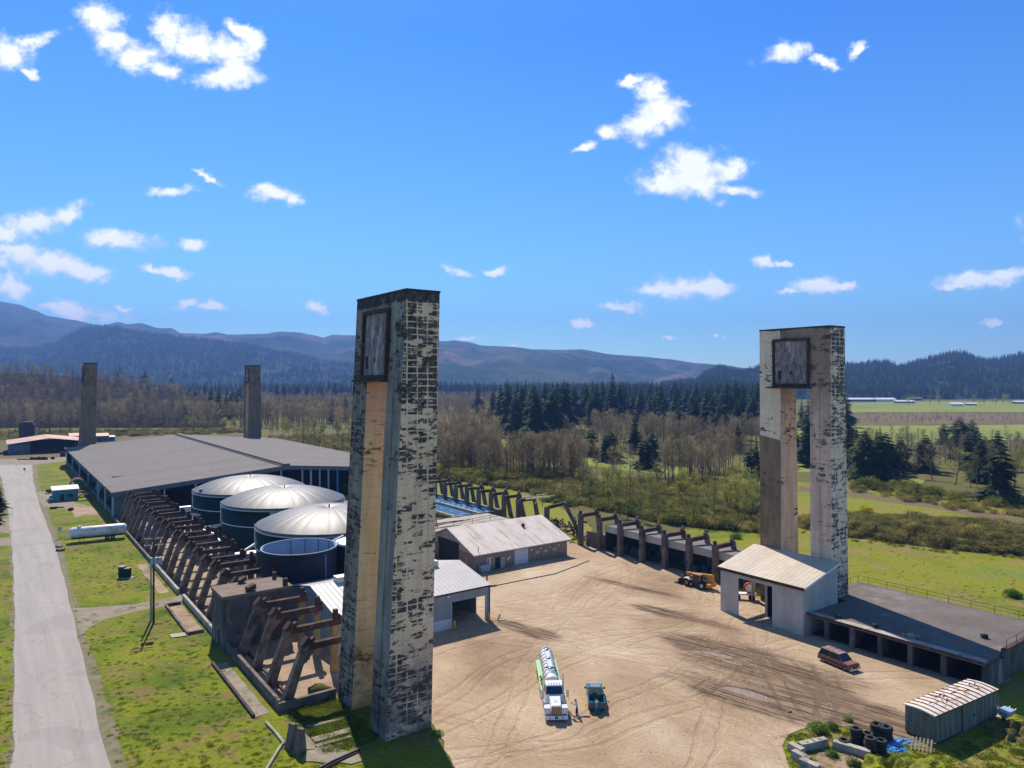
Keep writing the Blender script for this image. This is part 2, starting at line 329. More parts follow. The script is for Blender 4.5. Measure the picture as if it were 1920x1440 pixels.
        if tint is not None:
            c=n.mix(n.m('MULTIPLY',n.step(n.m('ADD',n.m('SUBTRACT',z,tz),n.m('MULTIPLY',n.noise(q,.12,3),18)),4,14),.75),c,tint)
        if split is not None:
            s=n.m('SUBTRACT',1,n.step(n.m('ADD',z,n.m('MULTIPLY',y,split[2])),split[0]-.15,split[0]+.15)); c=n.mix(n.m('MULTIPLY',s,.92),c,n.mix(n.step(b1,.4,.6),split[1],tuple(k*.6 for k in split[1])))
        if lower is not None: c=n.mix(n.m('MULTIPLY',n.m('MULTIPLY',low,n.step(n.noise(n.v('MULTIPLY',uv,(.35,.5,1)),1,7,.68),.30,.58)),.92),c,lower)
        form=n.m('PINGPONG',n.m('DIVIDE',z,1.22),.5); c=n.mix(n.m('MULTIPLY',n.m('SUBTRACT',1,n.step(form,0,.045)),.4),c,tuple(k*.4 for k in base))
        st=n.noise(n.v('MULTIPLY',uv,(2.6,.06,1)),1,5,.6); c=n.mix(n.m('MULTIPLY',n.step(st,.5,.75),streak),c,tuple(k*.35 for k in base2))
        if cracks:
            ck=n.noise(n.v('MULTIPLY',uv,(.5,2.2,1)),.9,8,.75,1.2); c=n.mix(n.m('MULTIPLY',n.step(ck,.60,.66),cracks),c,tuple(k*.22 for k in base2))
        c=n.mix(n.m('MULTIPLY',mask,n.step(n.noise(q,1.3,5,.7),.18,.45)),c,n.mix(n.step(n.noise(q,1.6,6,.7),.4,.7),dark,tuple(k*3.4 for k in dark)))
        fn=n.noise(q,5,6,.7); c=n.mix(1,c,n.ramp(fn,[(.3,(.82,.82,.82)),(.7,(1.13,1.13,1.13))]),'MULTIPLY')
        n.set(b.inputs['Base Color'],c); b.inputs['Roughness'].default_value=.9; b.inputs['Specular IOR Level'].default_value=.2
        bump(n,b,n.m('ADD',n.m('MULTIPLY',mask,-.5),fn),.5,.05); return m
    MT['t_block']=tower('peeling_cream_paint_over_tar',(.95,.68,.45),(.85,.57,.35),(.05,.043,.042),.255,lower=(.15,.135,.12))
    MT['t_block2']=tower('peeling_white_paint_over_tar',(.95,.71,.52),(.84,.60,.42),(.065,.058,.056),.265,lower=(.25,.24,.22))
    MT['t_dark']=tower('dark_weathered_concrete',(.32,.265,.215),(.20,.165,.135),(.034,.03,.028),.24,streak=.5)
    MT['t_grey']=tower('grey_board_marked_concrete',(.36,.32,.28),(.22,.19,.165),(.04,.036,.034),.10,grid=0,streak=.75,lower=(.10,.09,.08),cracks=.35)
    MT['t_ochre']=tower('ochre_stained_concrete',(.84,.62,.36),(.74,.51,.26),(.12,.085,.04),.10,grid=0,streak=.3,lower=(.42,.28,.12),tint=(.74,.40,.30),tz=30,cracks=1.0,top_dark=False)
    MT['t_cream']=tower('cream_paint_above_brown_concrete',(.86,.71,.51),(.78,.62,.42),(.07,.055,.04),.07,grid=0,streak=.2,split=(25.2,(.22,.14,.08),-.18),cracks=.35)
    MT['t_pink']=tower('faded_pink_brown_concrete',(.74,.55,.42),(.58,.40,.29),(.07,.055,.045),.13,grid=0,streak=.4,split=None,cracks=.3,tint=(.24,.15,.09),tz=33)
    MT['t_brown']=tower('brown_weathered_blockwork',(.27,.175,.11),(.19,.125,.08),(.06,.045,.035),.12,streak=.5)
    MT['t_panel']=M('flaking_white_panel',(.34,.29,.28),(.13,.095,.09),1.1,.8,c3=(.52,.46,.44),coord='obj',s2=6,stretch=(1.6,1.6,.6))
    MT['old_conc']=M('stained_old_concrete',(.21,.165,.13),(.10,.08,.065),.8,.95,bmp=.6,c3=(.045,.04,.037),s2=5)
    MT['pale_conc']=M('pale_concrete',(.42,.38,.32),(.30,.27,.22),.7,.9,c3=(.14,.13,.11),s2=5)
    MT['warm_conc']=M('ochre_concrete_column',(.42,.28,.12),(.22,.15,.08),.6,.9,c3=(.08,.06,.045),s2=5)
    MT['rust_timber']=M('dark_rotten_timber',(.075,.05,.042),(.04,.03,.028),1.2,.95,bmp=.6,c3=(.15,.075,.05),s2=8)
    MT['steel_rust']=M('rusty_steel',(.085,.045,.034),(.045,.030,.026),1.5,.85,.1,c3=(.14,.065,.04))
    MT['block_wall']=M('streaked_dark_wall',(.13,.12,.11),(.055,.05,.048),.5,.95,bmp=.5,c3=(.27,.25,.22),s2=4,stretch=(1.6,1.6,.45))
    MT['moss_roof']=M('mossy_flat_roof',(.23,.17,.14),(.16,.125,.10),.6,.95,c3=(.16,.15,.03),s2=4)
    MT['flat_roof']=M('grey_felt_roof',(.155,.13,.11),(.11,.092,.08),.18,.9,c3=(.20,.18,.16),s2=3)
    MT['hall_roof']=ribbed('grey_sheet_roof',(.185,.168,.155),(.155,.142,.131),2.2,'y',.95,0,(.215,.195,.172),(.48,.70))
    MT['hall_wall']=ribbed('slate_blue_sheet_wall',(.12,.16,.19),(.09,.12,.15),.6,'x',.6)
    MT['hall_wall_y']=ribbed('slate_blue_sheet_side',(.12,.16,.19),(.08,.10,.13),.6,'y',.6)
    MT['post_white']=Flat('pale_blue_painted_steel',(.35,.45,.50))
    MT['blue_steel']=Flat('blue_painted_steel',(.03,.18,.42))
    MT['void']=Flat('unlit_interior_board',(.03,.035,.04),.9)  # near-black colour stands in for shade inside buildings and openings
    MT['tank']=M('dark_green_tank_shell',(.010,.036,.029),(.007,.024,.02),.25,.6,.0,.05,c3=(.018,.044,.036),spec=.08)
    MT['tank_blue']=M('dark_blue_glazed_steel',(.010,.020,.038),(.006,.012,.024),.3,.5,.0,.05,c3=(.03,.028,.04),spec=.12)
    MT['tank_in']=M('pale_tank_lining',(.34,.42,.52),(.28,.35,.45),.5,.6)
    MT['dome']=M('silver_gas_membrane',(.105,.108,.118),(.086,.088,.096),.2,.52,.25,.05,.02,s2=1.5)
    MT['steel']=Flat('galvanised_steel',(.50,.53,.56),.4,.5)
    MT['white_metal']=Flat('white_painted_metal',(.80,.80,.80),.35)
    MT['wh_roof']=ribbed('white_metal_roof',(.68,.60,.52),(.62,.53,.45),.9,'x',.55,0,(.36,.19,.11),(.50,.74))
    MT['wh_roof2']=ribbed('bright_white_metal_roof',(.50,.47,.44),(.46,.43,.40),.75,'x',.4)
    MT['tan_roof']=ribbed('tan_metal_roof',(.56,.48,.37),(.49,.41,.31),.8,'y',.5)
    MT['grey_clad']=ribbed('grey_corrugated_wall',(.50,.45,.39),(.43,.385,.335),.55,'y',.5,0,(.28,.22,.17),(.62,.8))
    MT['grey_clad_x']=ribbed('grey_corrugated_end_wall',(.46,.43,.39),(.40,.37,.335),.45,'x',.5)
    MT['blue_clad']=ribbed('pale_blue_corrugated_wall',(.30,.33,.34),(.26,.285,.30),.4,'x',.5)
    MT['blue_clad_y']=ribbed('pale_blue_corrugated_side',(.27,.33,.37),(.23,.28,.32),.4,'y',.5)
    m,n,b=new_mat('tan_brick'); q=n.obj(); x,y,z=n.sep(q); br=n.new('ShaderNodeTexBrick'); n.set(br.inputs['Vector'],n.comb(n.m('ADD',x,y),z,0))
    br.inputs['Scale'].default_value=1; br.inputs['Brick Width'].default_value=.5; br.inputs['Row Height'].default_value=.22; br.inputs['Mortar Size'].default_value=.02
    br.inputs['Color1'].default_value=(.27,.20,.15,1); br.inputs['Color2'].default_value=(.33,.25,.19,1); br.inputs['Mortar'].default_value=(.19,.15,.12,1)
    c=n.mix(n.m('MULTIPLY',n.m('SUBTRACT',1,n.step(n.m('ADD',z,n.m('MULTIPLY',n.noise(q,.6,5),1.6)),.9,2.2)),.45),br.outputs[0],(.13,.115,.09)); n.set(b.inputs['Base Color'],c); b.inputs['Roughness'].default_value=.9; MT['brick']=m
    MT['door_white']=Flat('white_door_paint',(.62,.66,.70))
    MT['glass']=Flat('dark_window_glass',(.015,.02,.025),.1,0,.8)
    MT['rubber']=M('black_rubber',(.022,.021,.021),(.03,.028,.027),2,.8,s2=9)
    MT['black']=Flat('black_paint',(.02,.02,.022),.5)
    MT['chrome']=Flat('bright_metal',(.6,.6,.62),.2,.8)
    MT['grille']=Flat('brown_grille_bars',(.16,.09,.05),.35,.4)
    MT['white_paint']=Flat('white_truck_paint',(.80,.80,.82),.25)
    MT['tank_white']=M('white_tank_shell',(.74,.73,.72),(.66,.64,.61),.8,.4,0,.05,c3=(.52,.42,.32),s2=3)
    MT['bay_shade']=M('painted_bay_shade',(.05,.038,.028),(.035,.027,.02),.6,.95,s2=4)  # near-black colour stands in for shade on the bay ground
    MT['mint']=Flat('light_green_paint',(.30,.55,.28),.5)
    MT['green']=Flat('bright_green_paint',(.22,.62,.12),.5)
    MT['teal']=Flat('teal_car_paint',(.025,.13,.15),.25)
    MT['teal_cloth']=Flat('teal_cloth',(.05,.15,.17),.9)
    MT['suv']=M('faded_rust_red_paint',(.27,.11,.07),(.20,.085,.06),1.5,.4,c3=(.33,.17,.11))
    MT['suv_roof']=M('sunfaded_red_roof',(.36,.20,.14),(.28,.15,.11),1.5,.5,c3=(.42,.25,.17))
    MT['yellow']=Flat('yellow_machine_paint',(.55,.28,.03),.5)
    MT['yellow_post']=Flat('yellow_bollard_paint',(.50,.42,.06),.6)
    MT['teal_wall']=Flat('teal_painted_boards',(.06,.25,.32),.7)
    MT['rust_roof']=M('rusted_red_sheet_roof',(.40,.17,.12),(.50,.33,.26),.15,.7,c3=(.52,.44,.38),s2=2)
    MT['skin']=Flat('skin',(.45,.26,.18)); MT['hair']=Flat('dark_hair',(.03,.02,.015))
    MT['shirt']=Flat('lavender_white_shirt',(.62,.62,.78),.9); MT['pants']=Flat('navy_trousers',(.02,.025,.045),.9)
    MT['tarp']=Flat('blue_tarpaulin',(.05,.25,.55),.45); MT['plank']=M('weathered_pale_timber',(.40,.33,.24),(.30,.24,.17),2)
    MT['red']=Flat('red_plastic',(.55,.03,.02)); MT['orange']=Flat('orange_sheet_roof',(.55,.20,.10))
    m,n,b=new_mat('weathered_green_boxcar_boards'); q=n.obj(); x,y,z=n.sep(q); h=n.m('ADD',x,y)
    c=n.mix(n.step(n.noise(n.comb(n.m('MULTIPLY',h,2.5),n.m('MULTIPLY',z,.25),0),1,7,.7),.35,.7),(.085,.105,.085),(.25,.235,.175))
    c=n.mix(n.step(n.noise(q,.8,7,.7),.60,.75),c,(.16,.075,.04)); c=n.mix(n.m('MULTIPLY',n.step(n.m('PINGPONG',n.m('DIVIDE',h,.3),.5),0,.08),1),(.02,.03,.028),c)
    n.set(b.inputs['Base Color'],c); b.inputs['Roughness'].default_value=.85; bump(n,b,n.noise(q,5,5),.4,.04); MT['boxcar']=m
    m,n,b=new_mat('rust_streaked_boxcar_roof'); q=n.obj(); r=n.noise(q,.8,8,.72,.8)
    c=n.mix(n.step(r,.50,.62),(.62,.54,.47),(.34,.17,.08)); c=n.mix(n.step(r,.64,.70),c,(.10,.05,.03)); n.set(b.inputs['Base Color'],c); b.inputs['Roughness'].default_value=.7; MT['box_roof']=m
    # foliage
    def leaf(name,c1,c2,sc=.5,tr=.0):
        m,n,b=new_mat(name); p=n.pos(); c=n.mix(n.step(n.noise(p,sc,3),.35,.65),c1,c2)
        oi=n.new('ShaderNodeObjectInfo').outputs['Random']; c=n.mix(1,c,n.ramp(oi,[(0,(.62,.68,.68)),(1,(1.35,1.28,1.1))]),'MULTIPLY')
        n.set(b.inputs['Base Color'],c); b.inputs['Roughness'].default_value=.8; b.inputs['Specular IOR Level'].default_value=.15
        tl=n.new('ShaderNodeBsdfTranslucent'); n.set(tl.inputs[0],c); mx=n.new('ShaderNodeMixShader'); mx.inputs[0].default_value=.42
        o_=[q for q in n.t.nodes if q.type=='OUTPUT_MATERIAL'][0]; n.t.links.new(b.outputs[0],mx.inputs[1]); n.t.links.new(tl.outputs[0],mx.inputs[2]); n.t.links.new(mx.outputs[0],o_.inputs[0])
        return m
    MT['needle']=leaf('conifer_needles',(.024,.056,.026),(.060,.098,.040))
    MT['needle_near']=leaf('spruce_needles',(.035,.06,.025),(.07,.095,.04))  # slightly yellower green for the broad spruces
    MT['bark']=leaf('grey_bark',(.16,.13,.105),(.26,.215,.18),1)
    MT['twig']=leaf('brown_twigs',(.21,.165,.10),(.33,.27,.17),.05)
    MT['twig_olive']=leaf('budding_olive_twigs',(.24,.24,.06),(.36,.35,.08),.08)
    MT['bush']=leaf('olive_bush_leaves',(.13,.15,.03),(.22,.225,.05),.6)
    MT['bramble']=leaf('bramble_leaves',(.15,.145,.04),(.31,.26,.09),.4)
    MT['weed']=leaf('weed_blades',(.11,.16,.015),(.19,.23,.03),.5)
    MT['green_bush']=leaf('fresh_green_leaves',(.10,.19,.03),(.18,.27,.05),.6)
    MT['gorse']=leaf('yellow_blossom',(.50,.42,.02),(.62,.52,.03))
mats()
# ================================================================ SETTING: terrain, roads, water
from mathutils.geometry import tessellate_polygon
rnd=random.Random(7)
def sheet(name,pts,z,mat,jit=0,step=2.0,kind='structure',label=None,cat=None,thick=0):
    if jit:
        out=[]
        for i,p in enumerate(pts):
            q=pts[(i+1)%len(pts)]; d=Vector((q[0]-p[0],q[1]-p[1])); n=max(1,min(60,int(d.length/step)))
            nx=Vector((-d.y,d.x)); nx=nx.normalized() if d.length else nx
            for k in range(n):
                j=rnd.uniform(-jit,jit); t=k/n; out.append((p[0]+d.x*t+nx.x*j,p[1]+d.y*t+nx.y*j))
        pts=out
    mb=MB(); vs=[(p[0],p[1],z) for p in pts]
    tris=tessellate_polygon([[Vector(v) for v in vs]])
    fs=[]
    for t in tris:
        a,b,c=[Vector(vs[i]) for i in t]
        fs.append(t if (b-a).cross(c-a).z>0 else t[::-1])
    mb.add(vs,fs)
    if thick:
        n=len(vs); area=sum(vs[i][0]*vs[(i+1)%n][1]-vs[(i+1)%n][0]*vs[i][1] for i in range(n))
        lo=[(x,y,z-thick) for x,y,_ in vs]
        mb.add(vs+lo,[(i,n+i,n+(i+1)%n,(i+1)%n) if area>0 else (i,(i+1)%n,n+(i+1)%n,n+i) for i in range(n)])
    o=mb.build(name,mat)
    if kind: o['kind']=kind
    if label: tag(o,label,cat)
    return o
ab=lambda l:[tuple(W(a,b).xy) for a,b in l]
px=lambda l:[tuple(P(x,y).xy) for x,y in l]
MB().add([(-9000,-300,0),(9000,-300,0),(9000,14000,0),(-9000,14000,0)],[(0,1,2,3)]).build('ground',MT['rough'],kind='structure')
sheet('lawn',ab([(-30,-120),(345,-120),(345,-5.9),(13,-5.9),(13,4.8),(-.2,5.2),(-8,3),(-30,-1)]),.01,MT['lawn'],.0)
sheet('meadow',px([(1360,1110),(1200,1010),(1330,985),(1440,950),(1480,903),(1600,908),(1750,925),(2100,960),(2500,1300),(2300,1600),(1700,1700),(1440,1700),(1440,1440)]),.012,MT['meadow'],1.0,4)
sheet('meadow',px([(700,912),(760,898),(900,906),(1010,930),(1110,990),(1090,1020),(1000,985),(820,930)]),.012,MT['meadow'],.8,4)
for l in ([(950,797),(1100,794),(1110,806),(960,810)],[(935,826),(1040,834),(1045,856),(1000,858),(940,845)],[(1085,850),(1160,854),(1235,872),(1225,888),(1110,874)],[(1240,872),(1290,878),(1290,890),(1250,888)],[(1365,892),(1425,896),(1480,903),(1430,918),(1375,908)],[(1500,845),(1600,868),(1620,890),(1500,885)],[(1700,895),(1735,898),(1730,918),(1700,912)]):
    sheet('clearing',px(l),.02,MT['pasture'] if l[0][1]<900 else MT['meadow'],2,8)
sheet('pasture',px([(1384,832),(1384,802),(1460,798),(1760,798),(2100,794),(2300,822),(1920,824),(1700,834),(1560,832)]),.04,MT['pasture'],1,20)
sheet('stubble_field',px([(1560,797),(1560,776),(2300,776),(2300,793),(1920,794)]),.04,MT['stubble'],3,40)
sheet('far_pasture',px([(1540,773),(1540,756),(1700,753),(2400,753),(2300,772)]),.06,MT['pasture'],3,60)
sheet('dry_field',px([(1230,757),(1240,752),(1300,751),(1300,757)]),.06,MT['stubble'])
sheet('far_left_field',px([(470,742),(480,736),(640,735),(640,742)]),.06,MT['pasture'])
sheet('barn_yard',px([(-60,862),(-60,842),(130,836),(240,818),(300,812),(345,812),(300,835),(140,862)]),.03,MT['stubble'],1,8)
sheet('field_clearing',px([(488,818),(560,814),(600,812),(600,824),(540,830),(490,826)]),.03,MT['stubble'],1,8)
# grass track across the meadow
sheet('track',px([(1500,912),(1620,925),(1760,945),(1990,985),(1990,997),(1750,953),(1600,933),(1490,920)]),.03,MT['stubble'],.6,5)
# road
sheet('road',px([(10,1500),(26,1400),(27,1150),(24,1030),(15,960),(4,900),(-10,872),(60,868),(62,900),(73,945),(106,1030),(143,1180),(196,1400),(228,1500)]),.03,MT['road'],.12,4)
sheet('road_shoulder',px([(-20,1500),(20,1400),(22,1150),(18,1030),(9,960),(-2,900),(-14,868),(70,864),(72,900),(84,945),(118,1030),(155,1180),(215,1400),(255,1500)]),.018,MT['shoulder'],.35,2)
sheet('road_branch',px([(-40,868),(-40,862),(135,857),(140,863),(60,872),(0,872)]),.034,MT['gravel'],.2,4)
sheet('driveway',px([(136,1140),(150,1140),(250,1133),(345,1116),(420,1098),(420,1112),(345,1131),(250,1148),(195,1162),(165,1178),(152,1192)]),.026,MT['gravel'],.2,2)
sheet('driveway',px([(-30,975),(22,973),(30,1003),(-30,992)]),.026,MT['gravel'],.15,2)
sheet('driveway',px([(-30,1011),(34,1007),(36,1022),(-30,1026)]),.026,MT['gravel'],.15,2)
sheet('driveway',px([(56,925),(90,921),(100,928),(160,948),(150,958),(85,950),(76,941)]),.026,MT['gravel'],.3,2)
sheet('concrete_pad',px([(133,952),(172,949),(190,964),(140,970)]),.03,MT['slab'],.1,2)
sheet('tyre_ruts',px([(160,1215),(172,1230),(225,1370),(250,1500),(228,1500),(205,1370),(162,1245)]),.02,MT['shoulder'],.3,2)
# hangar floor, dirt yard
sheet('hangar_floor',ab([(13.3,-5.4),(149,-5.4),(149,66.5),(88,66.5),(88,73),(13.3,73)]),.03,MT['slab'])
yl=[AB(P(x,y)) for x,y in((1530,1600),(1478,1425),(1462,1398),(1478,1378),(1530,1362),(1600,1362),(1700,1390),(1760,1392))]
sheet('yard',[tuple(q) for q in ab([(-.3,5.5),(-8,3.2),(-32,-3)])]+[tuple(W(a,b).xy) for a,b in yl]+ab([(-34,56),(-31,62),(-30.5,82),(-7,82.5),(-7,70.5),(12,71),(20,74.5),(48,74.5),(56,72),(57,40),(44,22),(24,7),(12.2,5.6)]),.06,MT['dirt'],.35,1.5)
# strips and pads round the foot of the near tower
c7=lambda x,y:(480+x/5.053,1240+y/5.053)
for l in ([(520,735),(880,640),(895,680),(560,780)],[(560,800),(900,712),(905,728),(580,825)],[(385,650),(430,650),(560,800),(560,840),(440,850)],[(470,620),(830,545),(835,560),(500,640)]):
    sheet('concrete_strip',px([c7(*q) for q in l]),.16,MT['strip'],.06,1,thick=.16)
sheet('broken_pad',px([c7(*q) for q in [(430,950),(480,850),(690,795),(870,870),(850,905),(660,965)]]),.1,MT['strip'],.2,1,thick=.1)
sheet('broken_pad',px([c7(*q) for q in [(800,965),(960,890),(1010,940),(900,985)]]),.1,MT['strip'],.2,1,thick=.1)
sheet('side_gutter_slab',ab([(13,-9.0),(30.5,-9.0),(30.5,-7.5),(13,-7.5)]),.05,MT['strip'],.08,1,thick=.05)
sheet('side_gutter_slab',ab([(44,-9.2),(60,-9.2),(60,-7.2),(44,-7.2)]),.04,MT['slab'],.08,1,thick=.04)
sheet('side_gutter_slab',ab([(68,-9),(92,-9),(92,-7.4),(68,-7.4)]),.04,MT['slab'],.15,1,thick=.04)
for l in ([(317,1191),(349,1187),(352,1193),(322,1197)],):
    sheet('manhole_slab',px(l),.14,MT['pale_conc'],thick=.14)
for l in ([(590,1168),(600,1168)],): pass
# far hills -----------------------------------------------------------------------------------------
def prof(pts):
    def f(u):
        if u<=pts[0][0]: return pts[0][1]
        for (a,b),(c,d) in zip(pts,pts[1:]):
            if u<=c: t=(u-a)/(c-a); t=t*t*(3-2*t)*.5+t*.5; return b+(d-b)*t
        return pts[-1][1]
    return f
from mathutils import noise as mn
def hill_height(pf,Dr,Df,amp,seed,sc):
    def h(u,t):
        y=Df+(Dr-Df)*t; x=(u-960)/FPX*y; zr=CH+(HZ-pf(u))/FPX*Dr
        s=(t**1.35) if t<=1 else 1-(t-1)*1.5
        z=zr*s
        if amp:
            q=Vector((x/sc,y/sc,seed)); r=1-abs(mn.noise(q))*2; r2=1-abs(mn.noise(q*2.3))*2
            z+=amp*(r*.7+r2*.35-.35)*math.sin(min(1,max(0,t))*math.pi)**.8*min(1,zr/200+.25)
        if t<1: z=min(z,CH+(zr-CH)*y/Dr-abs(1-t)*3)
        return x,y,z
    return h
def hill(name,pts,Dr,Df,mat,u0,u1,nu,nt,amp,seed,sc,kind='structure'):
    pf=prof(pts); h=hill_height(pf,Dr,Df,amp,seed,sc); mb=MB(); vs=[]
    for i in range(nu+1):
        for j in range(nt+1): vs.append(h(u0+(u1-u0)*i/nu,1.25*j/nt))
    fs=[(i*(nt+1)+j,(i+1)*(nt+1)+j,(i+1)*(nt+1)+j+1,i*(nt+1)+j+1) for i in range(nu) for j in range(nt)]
    mb.add(vs,fs,0,True); o=mb.build(name,mat,kind=kind); return h
def hillmat(name,dark,mid,bare,bare_amt,sc):
    m,n,b=new_mat(name); p=n.pos(); ps=n.v('MULTIPLY',p,(1,1,1.6))
    c=n.mix(n.step(n.noise(ps,sc,9,.75),.40,.60),dark,mid)
    c=n.mix(n.m('MULTIPLY',n.step(n.noise(n.v('ADD',ps,(500,0,90)),sc*.45,7,.62,.8),*bare_amt),.85),c,bare)
    g=n.noise(ps,sc*22,5,.8); c=n.mix(1,c,n.ramp(g,[(.36,(.45,.48,.5)),(.62,(1.5,1.45,1.4))]),'MULTIPLY')
    n.set(b.inputs['Base Color'],c); b.inputs['Roughness'].default_value=1; b.inputs['Specular IOR Level'].default_value=0
    bump(n,b,g,1.0,14); return m
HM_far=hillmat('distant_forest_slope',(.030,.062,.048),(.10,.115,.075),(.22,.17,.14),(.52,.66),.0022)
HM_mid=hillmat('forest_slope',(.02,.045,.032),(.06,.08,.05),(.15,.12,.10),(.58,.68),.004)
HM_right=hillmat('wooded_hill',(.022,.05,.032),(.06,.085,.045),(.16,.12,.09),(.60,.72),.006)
HM_knoll=hillmat('bare_wood_floor',(.06,.05,.035),(.10,.08,.06),(.12,.10,.06),(.5,.65),.01)
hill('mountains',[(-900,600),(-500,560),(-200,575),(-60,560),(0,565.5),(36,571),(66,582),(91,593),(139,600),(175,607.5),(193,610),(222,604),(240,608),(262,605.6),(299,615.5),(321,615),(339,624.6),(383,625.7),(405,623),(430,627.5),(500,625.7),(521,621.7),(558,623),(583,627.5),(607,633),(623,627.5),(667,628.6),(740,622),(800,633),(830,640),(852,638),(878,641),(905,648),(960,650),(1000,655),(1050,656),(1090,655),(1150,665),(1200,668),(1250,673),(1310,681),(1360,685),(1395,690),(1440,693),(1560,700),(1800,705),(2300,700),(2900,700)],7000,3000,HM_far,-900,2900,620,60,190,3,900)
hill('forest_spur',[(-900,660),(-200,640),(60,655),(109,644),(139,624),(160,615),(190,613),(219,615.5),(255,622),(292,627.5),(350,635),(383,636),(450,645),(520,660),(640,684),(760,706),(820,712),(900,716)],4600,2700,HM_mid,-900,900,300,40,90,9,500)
H_right=hill('right_hills',[(1240,724),(1304,716),(1324,701),(1349,692),(1369,695.5),(1395,699),(1401,696.5),(1424,688.5),(1500,684),(1560,690),(1584,687),(1612,688),(1635,682),(1661,682),(1687,689.5),(1717,683),(1755,672),(1785,663.6),(1807,664),(1837,674.5),(1860,677),(1890,673),(1920,665.5),(1980,655),(2100,665),(2300,650),(2700,680)],2700,1500,HM_right,1240,2700,260,40,55,21,260)
H_knoll=hill('wooded_knoll',[(-700,725),(-300,708),(0,698),(60,700),(150,706),(230,716),(290,730),(360,748),(420,760)],900,560,HM_knoll,-700,420,80,24,6,5,80)
H_spur=hill_height(prof([(-900,660),(-200,640),(60,655),(109,644),(139,624),(160,615),(190,613),(219,615.5),(255,622),(292,627.5),(350,635),(383,636),(450,645),(520,660),(640,684),(760,706),(820,712),(900,716)]),4600,2700,90,9,500)

# ================================================================ TOWERS
def tower(label,a0,b0,w0,d0,d1,ztop,M_,panel=True):
    """two legs joined by a lintel; local x across (B), y along (A). d0/d1: shift of the -B and +B faces at the top"""
    t=thing('door_tower',label,'tower',W(a0,b0),ROT,'concrete door towers of the vanished hangar')
    X0=lambda z:d0*z/ztop; X1=lambda z:w0+d1*z/ztop
    def leg(name,y0,y1,mm,mats):
        mb=MB(); zs=[0,ztop*.25,ztop*.5,ztop*.75,ztop]
        for za,zb in zip(zs,zs[1:]):
            o=len(mb.v)
            mb.v+=[(X0(za),y0,za),(X1(za),y0,za),(X1(za),y1,za),(X0(za),y1,za),(X0(zb),y0,zb),(X1(zb),y0,zb),(X1(zb),y1,zb),(X0(zb),y1,zb)]
            fl=[((0,1,5,4),mm[0]),((1,2,6,5),mm[1]),((2,3,7,6),mm[0]),((3,0,4,7),mm[2])]
            if zb==ztop: fl.append(((4,5,6,7),mm[2]))
            for f,k in fl: mb.f.append(tuple(i+o for i in f)); mb.m.append(k); mb.sm.append(False)
        return mb.build(name,mats,t)
    leg('near_leg',0,3.3,(0,0,1),[M_['na'],M_['nb']])
    leg('far_leg',8.4,12.2,(0,0,1),[M_['fa'],M_['fb']])
    # pilaster rib up the near leg's side face
    mb=MB(); zs=36.4
    mb.hexa([(X0(0)-.14,1.75,0),(X0(0)+.02,1.75,0),(X0(0)+.02,3.24,0),(X0(0)-.14,3.24,0)],[(X0(zs)-.14,1.75,zs),(X0(zs)+.02,1.75,zs),(X0(zs)+.02,3.24,zs),(X0(zs)-.14,3.24,zs)])
    mb.build('pilaster',M_['nb'],t)
    z0=ztop-1.6
    mb=MB(); mb.hexa([(X0(z0),3.3,z0),(X1(z0),3.3,z0),(X1(z0),8.4,z0),(X0(z0),8.4,z0)],[(X0(ztop),3.3,ztop),(X1(ztop),3.3,ztop),(X1(ztop),8.4,ztop),(X0(ztop),8.4,ztop)])
    mb.build('lintel',M_.get('li',M_['nb']),t)
    cp=MB(); cp.box(X0(ztop)-.06,X1(ztop)+.06,-.06,12.26,ztop+.003,ztop+.22); cp.build('coping',MT['rust_timber'],t)
    zl,zh=ztop-8.6,ztop-1.9; xm=lambda z:X0(z)-.12
    pb=MB(); pb.hexa([(xm(zl),3.6,zl),(X1(zl)-.3,3.6,zl),(X1(zl)-.3,9.3,zl),(xm(zl),9.3,zl)],[(xm(zh),3.6,zh),(X1(zh)-.3,3.6,zh),(X1(zh)-.3,9.3,zh),(xm(zh),9.3,zh)])
    if panel:
        pan=pb.build('track_housing',MT['t_panel'],t)
        fr=MB(); xf=xm(zl)-.08; 
        def bar(y0,y1,za,zb,d=.22): fr.hexa([(xm(za)-d,y0,za),(xm(za)+.05,y0,za),(xm(za)+.05,y1,za),(xm(za)-d,y1,za)],[(xm(zb)-d,y0,zb),(xm(zb)+.05,y0,zb),(xm(zb)+.05,y1,zb),(xm(zb)-d,y1,zb)])
        bar(3.25,3.62,zl-.5,zh+.4,.3); bar(9.28,9.62,zl-.5,zh+.4,.3); bar(3.62,9.28,zh,zh+.4,.3); bar(3.62,9.28,zl-.5,zl,.3)
        bar(2.9,10.4,zl-.75,zl-.5,.9)
        fr.build('steel_frame',MT['steel_rust'],pan)
        h=MB(); h.hexa([(xm(zl+.6)-.05,8.2,zl+.7),(xm(zl+.6)+.03,8.2,zl+.7),(xm(zl+.6)+.03,8.7,zl+.7),(xm(zl+.6)-.05,8.7,zl+.7)],[(xm(zl+2)-.05,8.2,zl+2.1),(xm(zl+2)+.03,8.2,zl+2.1),(xm(zl+2)+.03,8.7,zl+2.1),(xm(zl+2)-.05,8.7,zl+2.1)])
        h.hexa([(xm(zl+1.2)-.05,6.4,zl+1.4),(xm(zl+1.2)+.03,6.4,zl+1.4),(xm(zl+1.2)+.03,6.65,zl+1.4),(xm(zl+1.2)-.05,6.65,zl+1.4)],[(xm(zl+2)-.05,6.4,zl+2),(xm(zl+2)+.03,6.4,zl+2),(xm(zl+2)+.03,6.65,zl+2),(xm(zl+2)-.05,6.65,zl+2)])
        h.parts('hatch',MT['void'],pan)
    return t
